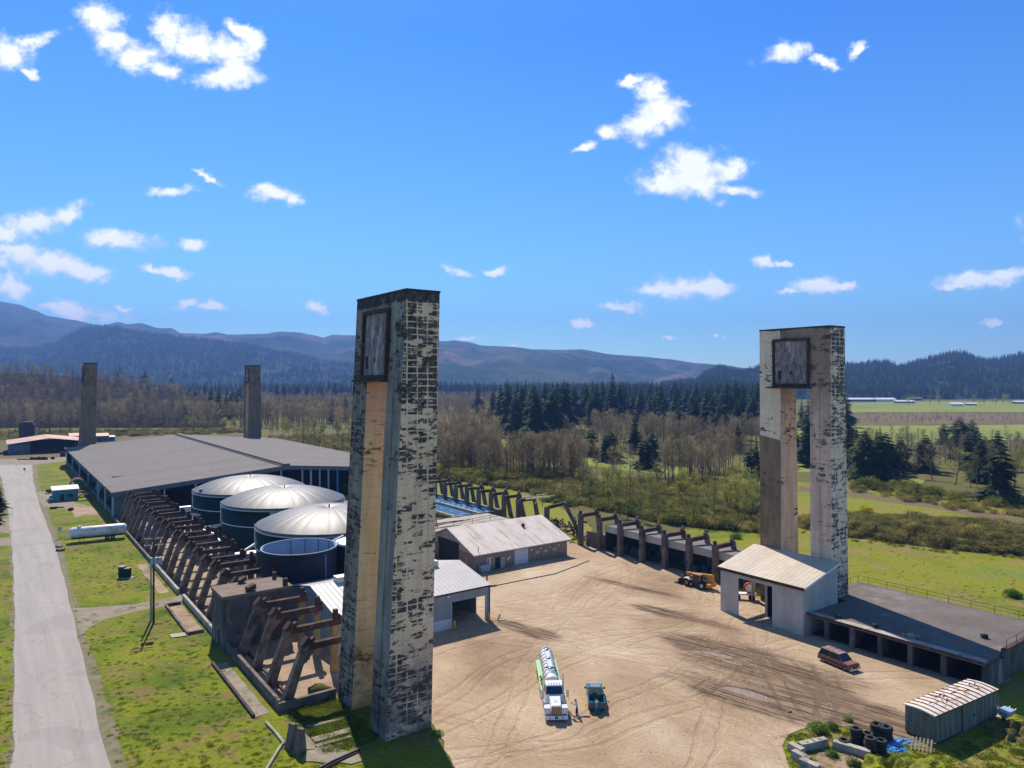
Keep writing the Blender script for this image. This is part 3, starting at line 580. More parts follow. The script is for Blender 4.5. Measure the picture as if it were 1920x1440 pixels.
tower('tall near concrete tower with cream paint flaking off tarred block beside the fallen frames',0,0,5.25,2.35,1.0,45.4,dict(na=MT['t_block'],nb=MT['t_grey'],fa=MT['t_ochre'],fb=MT['t_dark'],li=MT['t_dark']))
tower('concrete tower with an open slot through it standing behind the tan shed',-6.8,70.25,5.0,-.3,-1.2,44.4,dict(na=MT['t_block2'],nb=MT['t_pink'],fa=MT['t_pink'],fb=MT['t_cream']))
tower('distant brown tower behind the left corner of the long grey roof',318,.3,6.2,2.2,.8,45.0,dict(na=MT['t_brown'],nb=MT['t_dark'],fa=MT['t_brown'],fb=MT['t_dark']))
tower('distant brown tower with a rusty yellow streak behind the long grey roof',322,78,6.2,.6,-.6,45.0,dict(na=MT['t_brown'],nb=MT['t_brown'],fa=MT['t_ochre'],fb=MT['t_brown']))

# ================================================================ FRAMES (bents) of the old hangar
def bent_left(v):
    t=thing('concrete_portal','x','concrete frame',(0,0,0),ROT,'leaning concrete frames along the lawn')
    r=random.Random(v)
    mb=MB(); mb.hexa([(-6.15,-.38,0),(-4.95,-.38,0),(-4.95,.38,0),(-6.15,.38,0)],[(-3.75,-.38,6.5),(-2.95,-.38,6.5),(-2.95,.38,6.5),(-3.75,.38,6.5)]); 
    mb.hexa([(-3.95,-.3,4.4),(-3.6,-.3,4.4),(-3.6,.3,4.4),(-3.95,.3,4.4)],[(-3.2,-.3,6.0),(-2.0,-.3,6.0),(-2.0,.3,6.0),(-3.2,.3,6.0)])
    mb.build('raking_leg',MT['old_conc'],t)
    mb=MB(); mb.box(-2.94,3.35,-.3,.3,5.98,6.72); mb.build('crossbeam',MT['rust_timber'],t)
    mb=MB(); mb.box(2.15,3.0,-.4,.4,0,5.97); mb.build('column',MT['warm_conc'] if v==0 else MT['old_conc'],t)
    mb=MB(); mb.box(2.4,2.95,-.25,.2,6.721,7.5+r.random()*.5); mb.beam((-3.7,-.1,6.55),(-2.9,.1,7.35),.7,.55); mb.beam((-3.2,-.3,6.8),(-2.2,.3,7.1),.4,.4)
    mb.box(3.05,3.3,-.2,.2,6.721,7.0+r.random()*.3)
    mb.parts('bracket',MT['steel_rust'],t); return t
protoL=[bent_left(0),bent_left(1),bent_left(2)]
used=set(); k_=0
for k in range(23):
    a=13.6+5.95*k
    if 34.5<a<41.3: continue
    v=0 if k<4 else 1+k%2
    o=protoL[v] if v not in used else copy_tree(protoL[v]); used.add(v)
    o.location=W(a,0,0); o.rotation_euler=(rnd.uniform(-.012,.012),0,ROT+rnd.uniform(-.03,.03)); o.scale=(rnd.uniform(.97,1.03),rnd.uniform(.9,1.1),rnd.uniform(.965,1.02))
    if k<4: o['label']=['weathered frame nearest the tall cream and black tower, over the concrete floor','second weathered frame from the near tower, in front of the square block house','third weathered frame from the near tower, in front of the square block house','weathered frame touching the shaded wall of the square block house'][k]
    else: o['label']='brown concrete frame with raking leg, %s beyond the square block house'%ORD[k-5 if k>5 else 0]
def bent_right(v):
    t=thing('concrete_portal','x','concrete frame',(0,0,0),ROT,'upright concrete frames beside the yard')
    mb=MB(); mb.box(-.5,.45,-.45,.45,0,6.9); mb.build('column',MT['old_conc'],t)
    mb=MB(); mb.box(.46,4.6,-.32,.32,6.1,6.85); mb.build('crossbeam',MT['rust_timber'],t)
    mb=MB(); mb.hexa([(6.0,-.4,0),(7.0,-.4,0),(7.0,.4,0),(6.0,.4,0)],[(4.65,-.35,6.9),(5.4,-.35,6.9),(5.4,.35,6.9),(4.65,.35,6.9)]); mb.build('raking_leg',MT['old_conc'],t)
    mb=MB(); mb.box(-.35,.15,-.2,.25,6.9,7.6); mb.beam((4.5,-.1,6.95),(5.3,.1,7.7),.6,.5); mb.parts('bracket',MT['steel_rust'],t); return t
protoR=bent_right(0); first=True
RL=[]
for k,a in enumerate([16.6,22.6,28.6,34.6,40.7,46.9,53.0]):
    o=protoR if first else copy_tree(protoR); first=False
    o.location=W(a,73.1); o.scale=(1,1,rnd.uniform(.96,1.03)); o.rotation_euler=(rnd.uniform(-.015,.015),0,ROT+rnd.uniform(-.04,.04)); o['label']='dark concrete frame in the row before the white fascia shed, %s from the tan shed'%ORD[k]
for k in range(10):
    a=84+5.9*k; o=copy_tree(protoR); o.location=W(a,74.4); o['group']='dark concrete frames beside the water basin'
    o['label']='dark concrete frame standing in the water basin edge, %s from the rubble'%ORD[k]
o=copy_tree(protoR); o.location=W(77.8,74.4); o['label']='dark concrete frame carrying fallen pale planks'
del o['group']
# the bent frame that is coming down
t=thing('concrete_portal','leaning broken concrete frame standing apart among the rubble','concrete frame',W(64.6,72.9),ROT)
mb=MB(); mb.box(-.5,.45,-.45,.45,0,6.9); mb.build('column',MT['old_conc'],t)
mb=MB(); mb.beam((.3,0,6.7),(5.2,0,7.1),.6,.75); mb.build('crossbeam',MT['rust_timber'],t)
mb=MB(); mb.beam((5.2,0,7.4),(8.2,-2.2,0),.8,.9); mb.build('raking_leg',MT['old_conc'],t)
t=thing('fallen_planks','pale broken planks lying across the tops of two dark frames','planks',W(77.8,75),ROT)
mb=MB()
for i in range(9): mb.beam((rnd.uniform(-1,1),rnd.uniform(-3,0),7+rnd.random()*.2),(rnd.uniform(6,9),rnd.uniform(-4,1),7.1+rnd.random()*.3),.25,.06)
for i in range(7): mb.beam((rnd.uniform(1,6),rnd.uniform(-3,1),7),(rnd.uniform(1,7),rnd.uniform(-3,1),4.5+rnd.random()*1.5),.18,.05)
mb.build('plank',MT['plank'],t)
rub=MB()
for i in range(160):
    x,y=rnd.gauss(0,4),rnd.gauss(0,5); s=rnd.uniform(.15,.7)
    rub.beam((x,y,rnd.uniform(.1,1.3)),(x+rnd.uniform(-2.4,2.4),y+rnd.uniform(-2,2),rnd.uniform(.1,1.6)),.12+s*.5,.1+s*.4)
o=rub.build('rubble_heap',MT['steel_rust']); o.location=W(72,77); o.rotation_euler=(0,0,ROT); tag(o,'red brown rubble heap of broken beams behind the tan gabled building','rubble')
rub=MB()
for i in range(70):
    x,y=rnd.gauss(0,2.5),rnd.gauss(0,4); rub.beam((x,y,.2),(x+rnd.uniform(-2,2),y+rnd.uniform(-2,2),rnd.uniform(.2,1.4)),.3,.2)
o=rub.build('rubble_heap',MT['pale_conc']); o.location=W(54,79); o.rotation_euler=(0,0,ROT); tag(o,'pale rubble heap between the last yard frames and the scrub','rubble')

# kerb walls along the lawn side
def wall(name,label,a0,a1,b0,b1,h,mat,cat='wall',group=None):
    t=W((a0+a1)/2,(b0+b1)/2); mb=MB(); mb.box(-(b1-b0)/2,(b1-b0)/2,-(a1-a0)/2,(a1-a0)/2,0,h)
    o=mb.build(name,mat); o.location=t; o.rotation_euler=(0,0,ROT); tag(o,label,cat,group); return o
wall('kerb_wall','low mossy wall along the lawn from the near tower floor to the square block house',13.0,34.4,-6.6,-6.2,1.15,MT['old_conc'])
wall('kerb_wall','low pale wall along the lawn just beyond the square block house',41.8,62,-6.6,-6.2,1.0,MT['pale_conc'])
wall('kerb_wall','low wall along the lawn behind the green utility cabinets',66,90,-6.6,-6.2,.9,MT['pale_conc'])
wall('kerb_wall','low overgrown wall between the long white tank and the leaning frames',92,148,-6.6,-6.2,.8,MT['old_conc'])
wall('kerb_wall','low front wall between the near tower and the corner of the floor',12.5,12.95,-6.6,-.1,1.0,MT['old_conc'])
wall('inner_kerb','long low timber edged kerb on the hangar floor below the leaning frames',14,33,-4.6,-4.3,.25,MT['rust_timber'])
for q,(a,b,l) in enumerate(((27,-9.2,'left'),(13,-9.2,''))): pass
mb=MB(); mb.box(-.15,.15,-9,9,0,.35); o=mb.build('gutter_edge',MT['rust_timber']); o.location=W(22,-9.15); o.rotation_euler=(0,0,ROT); tag(o,'dark edging of the slab strip along the near lawn','kerb')
mb=MB(); mb.box(-.15,.15,-8,8,0,.4); mb.box(.15,2.2,-8,-7.7,0,.4); mb.box(.15,2.2,7.7,8,0,.5); o=mb.build('gutter_edge',MT['old_conc']); o.location=W(52,-9.4); o.rotation_euler=(0,0,ROT); tag(o,'old concrete trough edge beside the square block house','kerb')
# square block house
t=thing('block_house','square roofless-looking concrete block house with mossy flat roof among the leaning frames','bunker',W(34.8,-6.9),ROT)
mb=MB(); x1=9.3; mb.box(0,x1,0,6,0,6.85); mb.build('wall',MT['block_wall'],t)
mb=MB(); mb.box(-.12,x1+.12,-.12,6.12,6.853,7.25); mb.build('roof',MT['moss_roof'],t)
mb=MB(); mb.extr([(.5,0),(3.4,0),(6.6,6.4),(4.9,6.4)],1,-.14,-.003); mb.build('buttress',MT['old_conc'],t)
mb=MB(); mb.box(-.03,.0,1.8,3.0,.0,2.3); mb.build('doorway',MT['void'],t)
mb=MB(); mb.beam((3.3,.6,7.5),(4.4,1.0,7.8),.8,.7); mb.beam((3.5,5.2,7.5),(4.4,5.6,7.9),.7,.6); mb.beam((8.4,4.9,7.25),(8.4,4.9,8.2),.5,.5); mb.beam((8.6,.7,7.25),(8.6,.7,8.2),.6,.5); mb.parts('stub',MT['steel_rust'],t)
# corner fins, round kerb, gutter by the near tower
for i,(x,y,l) in enumerate(((545,1402,'left'),(560,1412,'right'))):
    g=P(x,y); mb=MB(); mb.extr([(-.5,0),(.7,0),(.7,.2),(.45,2.3),(.1,2.3)],1,-.35,.35); o=mb.build('concrete_fin',MT['old_conc']); o.location=g; o.rotation_euler=(0,0,R(60)); tag(o,'tapered concrete fin by the near tower strips, the %s of the pair'%l,'concrete fin','concrete fins at the corner of the floor')
def polytube(name,label,cat,pts,r,mat,z=.15,group=None):
    mb=MB()
    for a,b in zip(pts,pts[1:]): mb.tube((a[0],a[1],z if len(a)<3 else a[2]),(b[0],b[1],z if len(b)<3 else b[2]),r,n=8)
    return tag(mb.build(name,mat),label,cat,group)
polytube('round_kerb','pale round kerb curving through the grass left of the near tower','kerb',px([c7(*q) for q in((95,590),(180,680),(262,785),(225,830),(110,1020),(60,1100))]),.15,MT['pale_conc'])
polytube('drain_pipe','dark pipe lying in the grass at the bottom beside the near tower shadow','pipe',px([c7(*q) for q in((600,1030),(720,965),(975,850))]),.16,MT['black'])
polytube('drain_pipe','second dark pipe parallel to it, nearer the tower foot','pipe',px([c7(*q) for q in((640,1035),(830,935),(960,880))]),.1,MT['rust_timber'])
g=P(598,1303); mb=MB()
mb.lathe([(0,.0),(1.0,.1),(1.3,.6),(1.0,1.2),(.4,1.5),(0,1.5)],9,wob=lambda r,z,a:(r*(1+.25*math.sin(3*a+z*2)),z)); o=mb.build('rubble_mound',MT['rough']); o.location=g; o.scale=(1.2,.8,.8); tag(o,'mossy earth mound on the floor by the foot of the near tower','mound')
# ================================================================ BUILDINGS
def roofprism(mb,prof_,y0,y1,th=.18,mi=0):
    """roof sheet following profile [(x,z)...] between y0,y1"""
    up=[(x,z) for x,z in prof_]; lo=[(x,z-th) for x,z in prof_[::-1]]
    return mb.extr(up+lo,1,y0,y1,mi)
# --- long grey-roofed hall
t=thing('livestock_hall','very long low hall with a wide pale grey roof standing on the old hangar floor','hall',W(149,-6),ROT)
LR=[(-.8,7.0),(45.5,11.0),(92.8,7.0)]; Lh=157
mb=MB(); roofprism(mb,LR,-1.2,Lh,.35); roof=mb.build('roof',MT['hall_roof'],t)
mb=MB(); mb.box(44.6,46.6,-.9,Lh-.3,11.0,11.5); mb.build('ridge_cap',MT['hall_roof'],roof)
mb=MB(); mb.box(43.7,44.59,-.8,Lh-.4,10.86,11.05); mb.build('ridge_gap',MT['void'],roof)
mb=MB()
for (xa,za),(xb,zb) in zip(LR,LR[1:]): mb.hexa([(xa,-1.2,za-1.25),(xb,-1.2,zb-1.25),(xb,-1.0,zb-1.25),(xa,-1.0,za-1.25)],[(xa,-1.2,za-.36),(xb,-1.2,zb-.36),(xb,-1.0,zb-.36),(xa,-1.0,za-.36)])
mb.build('fascia',MT['hall_wall'],t)
mb=MB(); mb.hexa([(.0,-.1,0),(7.2,-.1,0),(7.2,.05,0),(0,.05,0)],[(0,-.1,6.0),(7.2,-.1,6.6),(7.2,.05,6.6),(0,.05,6.0)]); mb.build('end_wall',MT['hall_wall'],t)
mb=MB(); mb.box(0,.2,0,Lh-1,0,1.3); mb.box(2.6,2.8,.1,Lh-1,1.0,6.7); mb.build('side_wall',MT['hall_wall_y'],t)
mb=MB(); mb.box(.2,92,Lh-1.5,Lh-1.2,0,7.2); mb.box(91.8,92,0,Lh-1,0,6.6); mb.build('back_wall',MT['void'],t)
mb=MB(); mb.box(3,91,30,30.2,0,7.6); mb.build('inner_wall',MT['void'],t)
for y in (0.0,1.3,17,34,62,92,122,150):
    mb=MB(); mb.box(-.45,-.1,y-.2,y+.2,0,6.6); mb.build('post',MT['post_white'],t)
for i,x in enumerate((12,20,28,36,44,50.5,53.2,56,58.8,61.8,68,76,84,91)):
    zt=7+ (x/45.5*4 if x<45.5 else (92-x)/46.5*4)
    mb=MB(); w=.2 if i not in(6,9) else .28; mb.box(x-w,x+w,-.6,-.2,0,zt-1.2); mb.build('post',MT['blue_steel'] if i in(9,3) else MT['post_white'],t)
for x in (9,14,19):
    pass
for y in (24,27,30,44,47,50,53,70,73,76): 
    mb=MB(); mb.beam((.9,y,1.0),(2.5,y,6.4),.35,.35); mb.build('inner_strut',MT['post_white'] if 40<y<60 else MT['hall_wall_y'],t)

# --- gas-tight tanks with silver membranes
def dome_tank(label,c,Rr=13.0,h=9.9):
    t=thing('digester_tank',label,'tank',(c[0],c[1],0),.3,'dark green tanks with silver domes')
    mb=MB(); mb.lathe([(Rr,0),(Rr,h-.2),(Rr-.3,h-.2),(Rr-.3,h-1)],96); mb.build('shell',MT['tank'],t)
    def wob(r,z,a):
        k=abs(math.sin(a*14+math.sin(a*3)*.25)); e=max(0,min(1,(r/Rr)*1.4))*min(1,max(.0,(1.04-r/Rr)*6))
        return r,z-.05*e*(1-k)**2
    pr=[(Rr+.22,h-.25),(Rr+.15,h+.05)]+[(Rr*(1-q),h+.1+2.75*(1-(1-q)**2.4)) for q in(.01,.03,.06,.1,.16,.24,.33,.43,.54,.65,.75,.84)]+[(Rr*.09,h+2.62),(Rr*.05,h+2.45),(.25,h+2.3)]
    mb=MB(); mb.lathe(pr,252,wob=wob); dm=mb.build('membrane_dome',MT['dome'],t)
    mb=MB(); mb.tube((0,0,h+2.2),(0,0,h+3.1),.14); mb.build('mast',MT['black'],dm)
    mb=MB(); mb.lathe([(Rr+.05,h-.55),(Rr+.28,h-.55),(Rr+.28,h-.3),(Rr+.05,h-.3)],96); mb.build('rim_band',MT['steel'],t)
    mb=MB(); pts=[(Rr+.18,math.pi+k*.05) for k in range(30)]
    ring=[((Rr+.2)*math.cos(a),(Rr+.2)*math.sin(a),h*.62) for _,a in pts]
    for p,q in zip(ring,ring[1:]): mb.tube(p,q,.11,n=6,cap=False)
    q=ring[0]; mb.tube(q,(q[0],q[1],h+.1),.13,n=6); mb.build('ring_pipe',MT['white_metal'],t)
    mb=MB(); a=4.75-.3+.1; x,y=(Rr+.2)*math.cos(a),(Rr+.2)*math.sin(a); mb.tube((x,y,0),(x,y,h-.6),.12,n=6); mb.box(x-.55,x+.55,y-.2,y+.15,h-1.7,h-.6); mb.build('ladder_platform',MT['steel'],t)
    return t
dome_tank('dark green tank with silver dome, farthest back under the long hall roof',(-65.3,177))
dome_tank('dark green tank with silver dome, the middle one of the three',(-51.0,159))
dome_tank('dark green tank with silver dome, the front one half hidden by the near tower',(-34.5,134))
t=thing('open_tank','open topped dark blue steel tank with pale lining in front of the domed tanks','tank',(-33.8,112.8,0))
mb=MB(); mb.lathe([(5.85,0),(5.85,9.9)],72); mb.build('shell',MT['tank_blue'],t)
mb=MB(); mb.lathe([(5.86,9.9),(5.86,10.0),(5.72,10.0),(5.72,7.0)],72); mb.build('lining',MT['tank_in'],t)
mb=MB(); mb.lathe([(5.72,7.0),(0,7.0)],72); mb.build('contents',MT['void'],t)
mb=MB(); mb.lathe([(5.87,3.2),(6.02,3.2),(6.02,3.35),(5.87,3.35)],72); mb.build('hoop',MT['steel'],t)
for a in (-2.0,-1.2,-.5,.9,1.3,1.7,2.1): 
    mb=MB(); mb.tube((5.69*math.cos(a),5.69*math.sin(a),7.0),(5.69*math.cos(a),5.69*math.sin(a),9.9),.05,n=5); mb.build('inner_rod',MT['black'],t)
mb=MB(); mb.tube((5.0,-3.1,0),(5.0,-3.1,9.5),.11); mb.build('down_pipe',MT['blue_steel'],t)
t=thing('open_tank','smaller dark tank with white lid ring just left of the near tower','tank',(-25.8,119,0))
mb=MB(); mb.lathe([(3.9,0),(3.9,9.3)],48); mb.build('shell',MT['tank_blue'],t)
mb=MB(); mb.lathe([(3.95,9.25),(4.0,9.4),(3.5,9.6),(0,10.2)],48); mb.build('lid',MT['steel'],t)
mb=MB(); mb.tube((-3.9,-1,0),(-3.9,-1,9.3),.1); mb.tube((-3.5,-2,0),(-3.5,-2,9.6),.1); mb.beam((-4.2,-2,9.7),(-2.2,-1,10.6),.3,.15); mb.build('side_pipe',MT['white_metal'],t)
# plant between the frames and the tanks
t=thing('flue_unit','blue capped flue with white burner box beside the rear domed tank','burner unit',W(114,6.2),ROT,None)
mb=MB(); mb.tube((1.6,0,2.4),(1.6,0,9.6),.28); mb.build('flue',MT['post_white'],t)
mb=MB(); mb.tube((1.6,0,9.61),(1.6,0,10.8),.42); mb.build('flue_cap',MT['blue_steel'],t)
mb=MB(); mb.box(-.6,3.6,-1.2,1.2,4.7,5.1); mb.tube((-3.0,.6,6.3),(-.6,.6,6.3),.75,n=16); mb.build('white_drum',MT['white_metal'],t)
mb=MB(); mb.box(0,3,-1,1,2.4,4.69); mb.build('brown_housing',MT['old_conc'],t)
mb=MB(); mb.box(-.1,.3,-1,-.7,0,2.39); mb.box(2.8,3.2,-1,-.7,0,2.39); mb.box(-.1,.3,.7,1,0,2.39); mb.box(2.8,3.2,.7,1,0,2.39); mb.box(-3,-2.5,.4,.8,0,5.5); mb.parts('stand_leg',MT['post_white'],t)
polytube('gas_pipe','large white pipe running from the frames to the rear domed tanks','pipe',[tuple(W(104,6,3.4)),tuple(W(103,14,4.2)),tuple(W(103.5,14.6,7.0))],.35,MT['white_metal'])
polytube('gas_pipe','bent white pipe beside the middle domed tank','pipe',[tuple(W(95,3.5,5)),tuple(W(92,5.5,4.2)),tuple(W(88,6,3)),tuple(W(88,6,0))],.28,MT['white_metal'])
polytube('gas_pipe','bent white pipe at the left edge of the front domed tank','pipe',[tuple(W(68,5.2,0)),tuple(W(68,5.2,5.4)),tuple(W(69,7.4,6.2))],.3,MT['white_metal'])
t=thing('skid_container','small pale steel container standing between the middle and front domed tanks','container',W(77,8.2),ROT)
mb=MB(); mb.box(-3,3,-1.2,1.2,.2,2.8); mb.build('body',MT['grey_clad_x'],t); mb=MB(); mb.box(-3.05,3.05,-1.25,1.25,2.803,2.95); mb.build('lid',MT['steel'],t)
for i,(a,b,z,l) in enumerate(((84,3.4,1.4,'white drum among the frames left of the middle domed tank'),(80.5,4.2,1.2,'second white drum, right of the first among the frames'))):
    mb=MB(); mb.lathe([(0,0),(.8,0),(.8,z),(.6,z+.4),(0,z+.5)],16); o=mb.build('white_drum',MT['white_metal']); o.location=W(a,b,3.6); tag(o,l,'drum'); o.location.z=0; o.scale=(1,1,1)
mb=MB(); mb.lathe([(0,0),(2.9,0),(2.9,2.2),(2.6,2.4),(0,2.9)],32); o=mb.build('round_basin',MT['tank_in']); o.location=W(118,-1.6); tag(o,'pale round low basin seen behind the farthest leaning frames','basin')

# --- gabled metal building next to the near tower
t=thing('metal_building','bright white roofed metal building behind the near tower with a dark open bay','building',W(24.2,4.6),ROT)
Wd=24.4; D=17.5
prof1=[(0,5.4),(8.6,7.2),(17.6,5.4)]      # across A
def gable_x(mb,prof_,x0,x1,th):            # roof with ridge along local x
    up=[(y,z) for y,z in prof_]; lo=[(y,z-th) for y,z in prof_[::-1]]
    return mb.extr(up+lo,0,x0,x1)
mb=MB(); gable_x(mb,[(-.35,5.36),(8.8,7.25),(17.9,5.36)],-.2,Wd+.25,.14); rf=mb.build('roof',MT['wh_roof2'],t)
for x0,x1 in((3.5,8.2),(15.0,20.2)):
    mb=MB(); mb.box(x0,x1,8.0,9.5,7.15,7.95); mb.build('ridge_vent',MT['steel'],rf)
mb=MB(); z=5.15
mb.box(0,17.7,0,.12,1.5,z); mb.box(17.7,23.9,0,.12,3.8,z); mb.box(23.9,Wd,0,.12,0,z); mb.build('front_wall',MT['blue_clad'],t)
mb=MB(); mb.box(0,17.7,-.05,.15,0,1.497); mb.build('plinth',MT['door_white'],t)
mb=MB(); mb.extr([(.13,0),(17.5,0),(17.5,5.2),(8.8,7.0),(.13,5.2)],0,0,.12); mb.build('side_wall',MT['blue_clad_y'],t)
mb=MB(); mb.extr([(3.5,0),(17.5,0),(17.5,5.2),(8.8,7.0),(.13,5.2),(.13,4.4),(3.5,4.4)],0,Wd-.12,Wd); mb.build('side_wall',MT['blue_clad_y'],t)
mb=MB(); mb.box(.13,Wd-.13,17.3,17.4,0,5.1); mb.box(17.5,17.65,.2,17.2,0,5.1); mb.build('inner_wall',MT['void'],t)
mb=MB(); mb.box(-.03,Wd+.03,-.36,-.22,5.12,5.34); mb.box(Wd,Wd+.12,-.12,.0,0,5.1); mb.build('trim',MT['steel_rust'],t)
mb=MB(); mb.box(16.9,17.4,-.3,-.02,4.7,4.95); mb.build('wall_lamp',MT['white_metal'],t)
mb=MB(); mb.box(17.66,17.85,-.04,.0,0,3.8); mb.box(23.7,23.89,-.02,.1,0,3.8); mb.build('door_jamb',MT['post_white'],t)
for i,(b,a,l) in enumerate(((17.7,-.9,'yellow bollard left of the dark bay by the near tower'),(23.7,-.8,'yellow bollard right of the dark bay'))):
    mb=MB(); mb.lathe([(0,0),(.22,0),(.22,1.25),(.14,1.42),(0,1.45)],12); o=mb.build('bollard',MT['yellow_post']); o.location=W(24.2+a,4.6+b); tag(o,l,'bollard','yellow bollards at the bay')
mb=MB(); mb.beam((0,0,0),(1.2,.3,.1),.2,.2); mb.tube((.1,0,0),(.5,.2,1.0),.12); o=mb.build('fallen_bollard',MT['yellow_post']); o.location=W(23,29.6); tag(o,'knocked over yellow post beside the right bollard','bollard')
# --- long tan building
t=thing('gabled_building','long tan brick building with a pale gable roof at the yard back','building',W(47.8,41.7),ROT)
mb=MB(); gable_x(mb,[(-.6,3.38),(9.4,7.0),(19.4,3.38)],-.5,23.7,.16); rf=mb.build('roof',MT['wh_roof'],t)
mb=MB(); mb.box(15.9,16.4,5.9,6.4,5.75,6.4); mb.tube((1.2,.5,3.7),(1.2,.5,4.6),.07); mb.build('roof_vent',MT['steel_rust'],rf)
mb=MB(); mb.box(0,23,0,.25,0,3.3); mb.box(22.75,23,.25,18.8,0,3.3); mb.box(0,.25,.25,5.5,0,3.3); mb.box(0,.25,13.5,18.8,0,3.3); mb.box(0,23,18.8,19,0,3.3); mb.build('brick_wall',MT['brick'],t)
mb=MB(); mb.extr([(0,3.303),(18.9,3.303),(9.4,6.75)],0,.02,.2); mb.extr([(0,3.303),(18.9,3.303),(9.4,6.75)],0,22.8,22.98); mb.build('gable_cladding',MT['grey_clad'],t)
mb=MB(); mb.box(.26,.3,5.5,13.5,0,4.6); mb.box(-.03,.01,5.5,13.5,3.2,4.6); mb.build('big_doorway',MT['void'],t)
mb=MB(); mb.box(9.4,12.7,-.08,.0,0,3.0); mb.build('roller_door',MT['door_white'],t)
w=MB(); w.box(2.9,4.3,-.06,.0,1.15,2.35); wo=w.build('window_frame',MT['white_metal'],t)
w=MB(); w.box(3.0,3.3,-.085,-.061,1.25,2.25); w.box(3.75,4.2,-.085,-.061,1.25,2.25); w.build('pane',MT['glass'],wo)
w=MB(); w.box(-.06,0,2.6,3.3,1.2,2.2); wo=w.build('window_frame',MT['white_metal'],t); w=MB(); w.box(-.085,-.061,2.7,3.2,1.3,2.1); w.build('pane',MT['glass'],wo)
mb=MB(); mb.box(4.8,5.8,-.05,0,0,2.15); mb.build('doorway',MT['void'],t)
mb=MB(); mb.box(5.85,6.9,-.35,-.27,.05,2.15); mb.build('open_door',MT['grey_clad_x'],t)
mb=MB(); mb.box(7.4,7.9,-.2,0,1.2,1.8); mb.box(8.0,8.3,-.15,0,1.4,2.1); mb.parts('meter_box',MT['steel'],t)
mb=MB(); 
for x in(13.6,16,18.3,20.6): mb.tube((x,-.2,2.45),(x,0,2.45),.17,n=10)
mb.build('wall_vent',MT['white_metal'],t)
mb=MB()
for x in(14.7,16.9,19.2): mb.box(x,x+.9,-.05,0,1.5,2.0); mb.box(x-.2,x-.15,-.04,0,.6,1.7)
mb.parts('wall_conduit',MT['steel'],t)
t=thing('waste_skip','small pale blue waste skip against the tan brick wall by the window','skip',W(46.9,43.3),ROT)
mb=MB(); mb.hexa([(-.8,-.5,.15),(1.1,-.5,.15),(1.1,.5,.15),(-.8,.5,.15)],[(-1,-.6,1.3),(1.2,-.6,1.3),(1.2,.6,1.3),(-1,.6,1.3)]); mb.build('body',MT['tank_in'],t)
mb=MB(); mb.box(-1.05,1.25,-.65,.65,1.303,1.4); mb.build('lid',MT['steel'],t)
mb=MB(); mb.tube((0,0,0),(0,0,2.2),.14); mb.tube((0,0,.15),(1.6,.9,.12),.16); o=mb.build('stand_pipe',MT['steel_rust']); o.location=P(913,1102); tag(o,'rusty upright pipe bent at its foot beside the right corner of the metal building','pipe')
polytube('hose','thin dark hose lying across the pale yard towards the tan building','hose',[(*P(x,y).xy,.1) for x,y in((930,1099),(985,1088),(1040,1077),(1075,1064),(1105,1052))],.09,MT['steel_rust'])
# --- raised deck with pipes, water basin
t=thing('raised_deck','raised concrete deck with rusty railings behind the tan gabled building','deck',W(69,36),ROT)
mb=MB(); mb.box(0,34.5,0,17,0,2.5); mb.build('slab',MT['pale_conc'],t)
mb=MB()
for x in range(0,34,6): mb.tube((x,3+.2*x,2.5),(x,3+.2*x,3.7),.05,n=5)
for x in range(0,33,3): mb.tube((x,3+.2*x,3.65),(x+3,3+.2*(x+3),3.65),.05,n=5); mb.tube((x,3+.2*x,3.1),(x+3,3+.2*(x+3),3.1),.05,n=5)
mb.build('railing',MT['steel_rust'],t)
mb=MB()
for i in range(5):
    y=8+i*1.6; mb.tube((rnd.uniform(0,6),y,2.65),(rnd.uniform(15,33),y+rnd.uniform(-1,2),2.65),.08,n=6)
for i in range(9): x=11+rnd.random()*5; mb.tube((x,9+rnd.random()*3,2.5),(x,9+rnd.random()*3,3.6+rnd.random()*3),.09,n=5)
mb.tube((11,10,3.6),(16,11,3.7),.1,n=6); mb.tube((11,12,4.6),(15,10.5,4.4),.1,n=6); mb.tube((13.5,10.5,2.5),(13.5,10.5,8),.14,n=6); mb.build('pipework',MT['steel_rust'],t)
mb=MB(); 
for x in(0,6,12,18,24): mb.box(x,x+3,16.9,17.4,2.3,2.75)
mb.build('edge_block',MT['pale_conc'],t)
t=thing('basin_walls','low concrete basin walls dividing the water behind the raised deck','basin',W(86.3,60),ROT)
for x in(1,8.4,15.4):
    mb=MB(); mb.box(x-.3,x+.3,0,70,0,2.75); mb.build('wall',MT['pale_conc'],t)
mb=MB(); mb.box(1.3,15.1,-.2,.2,0,2.7); mb.build('end_wall',MT['old_conc'],t)
mb=MB(); 
for i in range(5): mb.box(9,15,4+i*.9-.35,4+i*.9+.1,1.2+.01*i,2.42-.25*i*0)
o=sheet('water',ab([(86.6,61.4),(156,61.4),(156,75.1),(86.6,75.1)]),2.1,MT['water'])
mb=MB(); mb.box(-.3,.3,-35,35,0,2.5); o=mb.build('embankment',MT['rough']); o.location=W(121,60.4); o.rotation_euler=(0,0,ROT); o['kind']='structure'
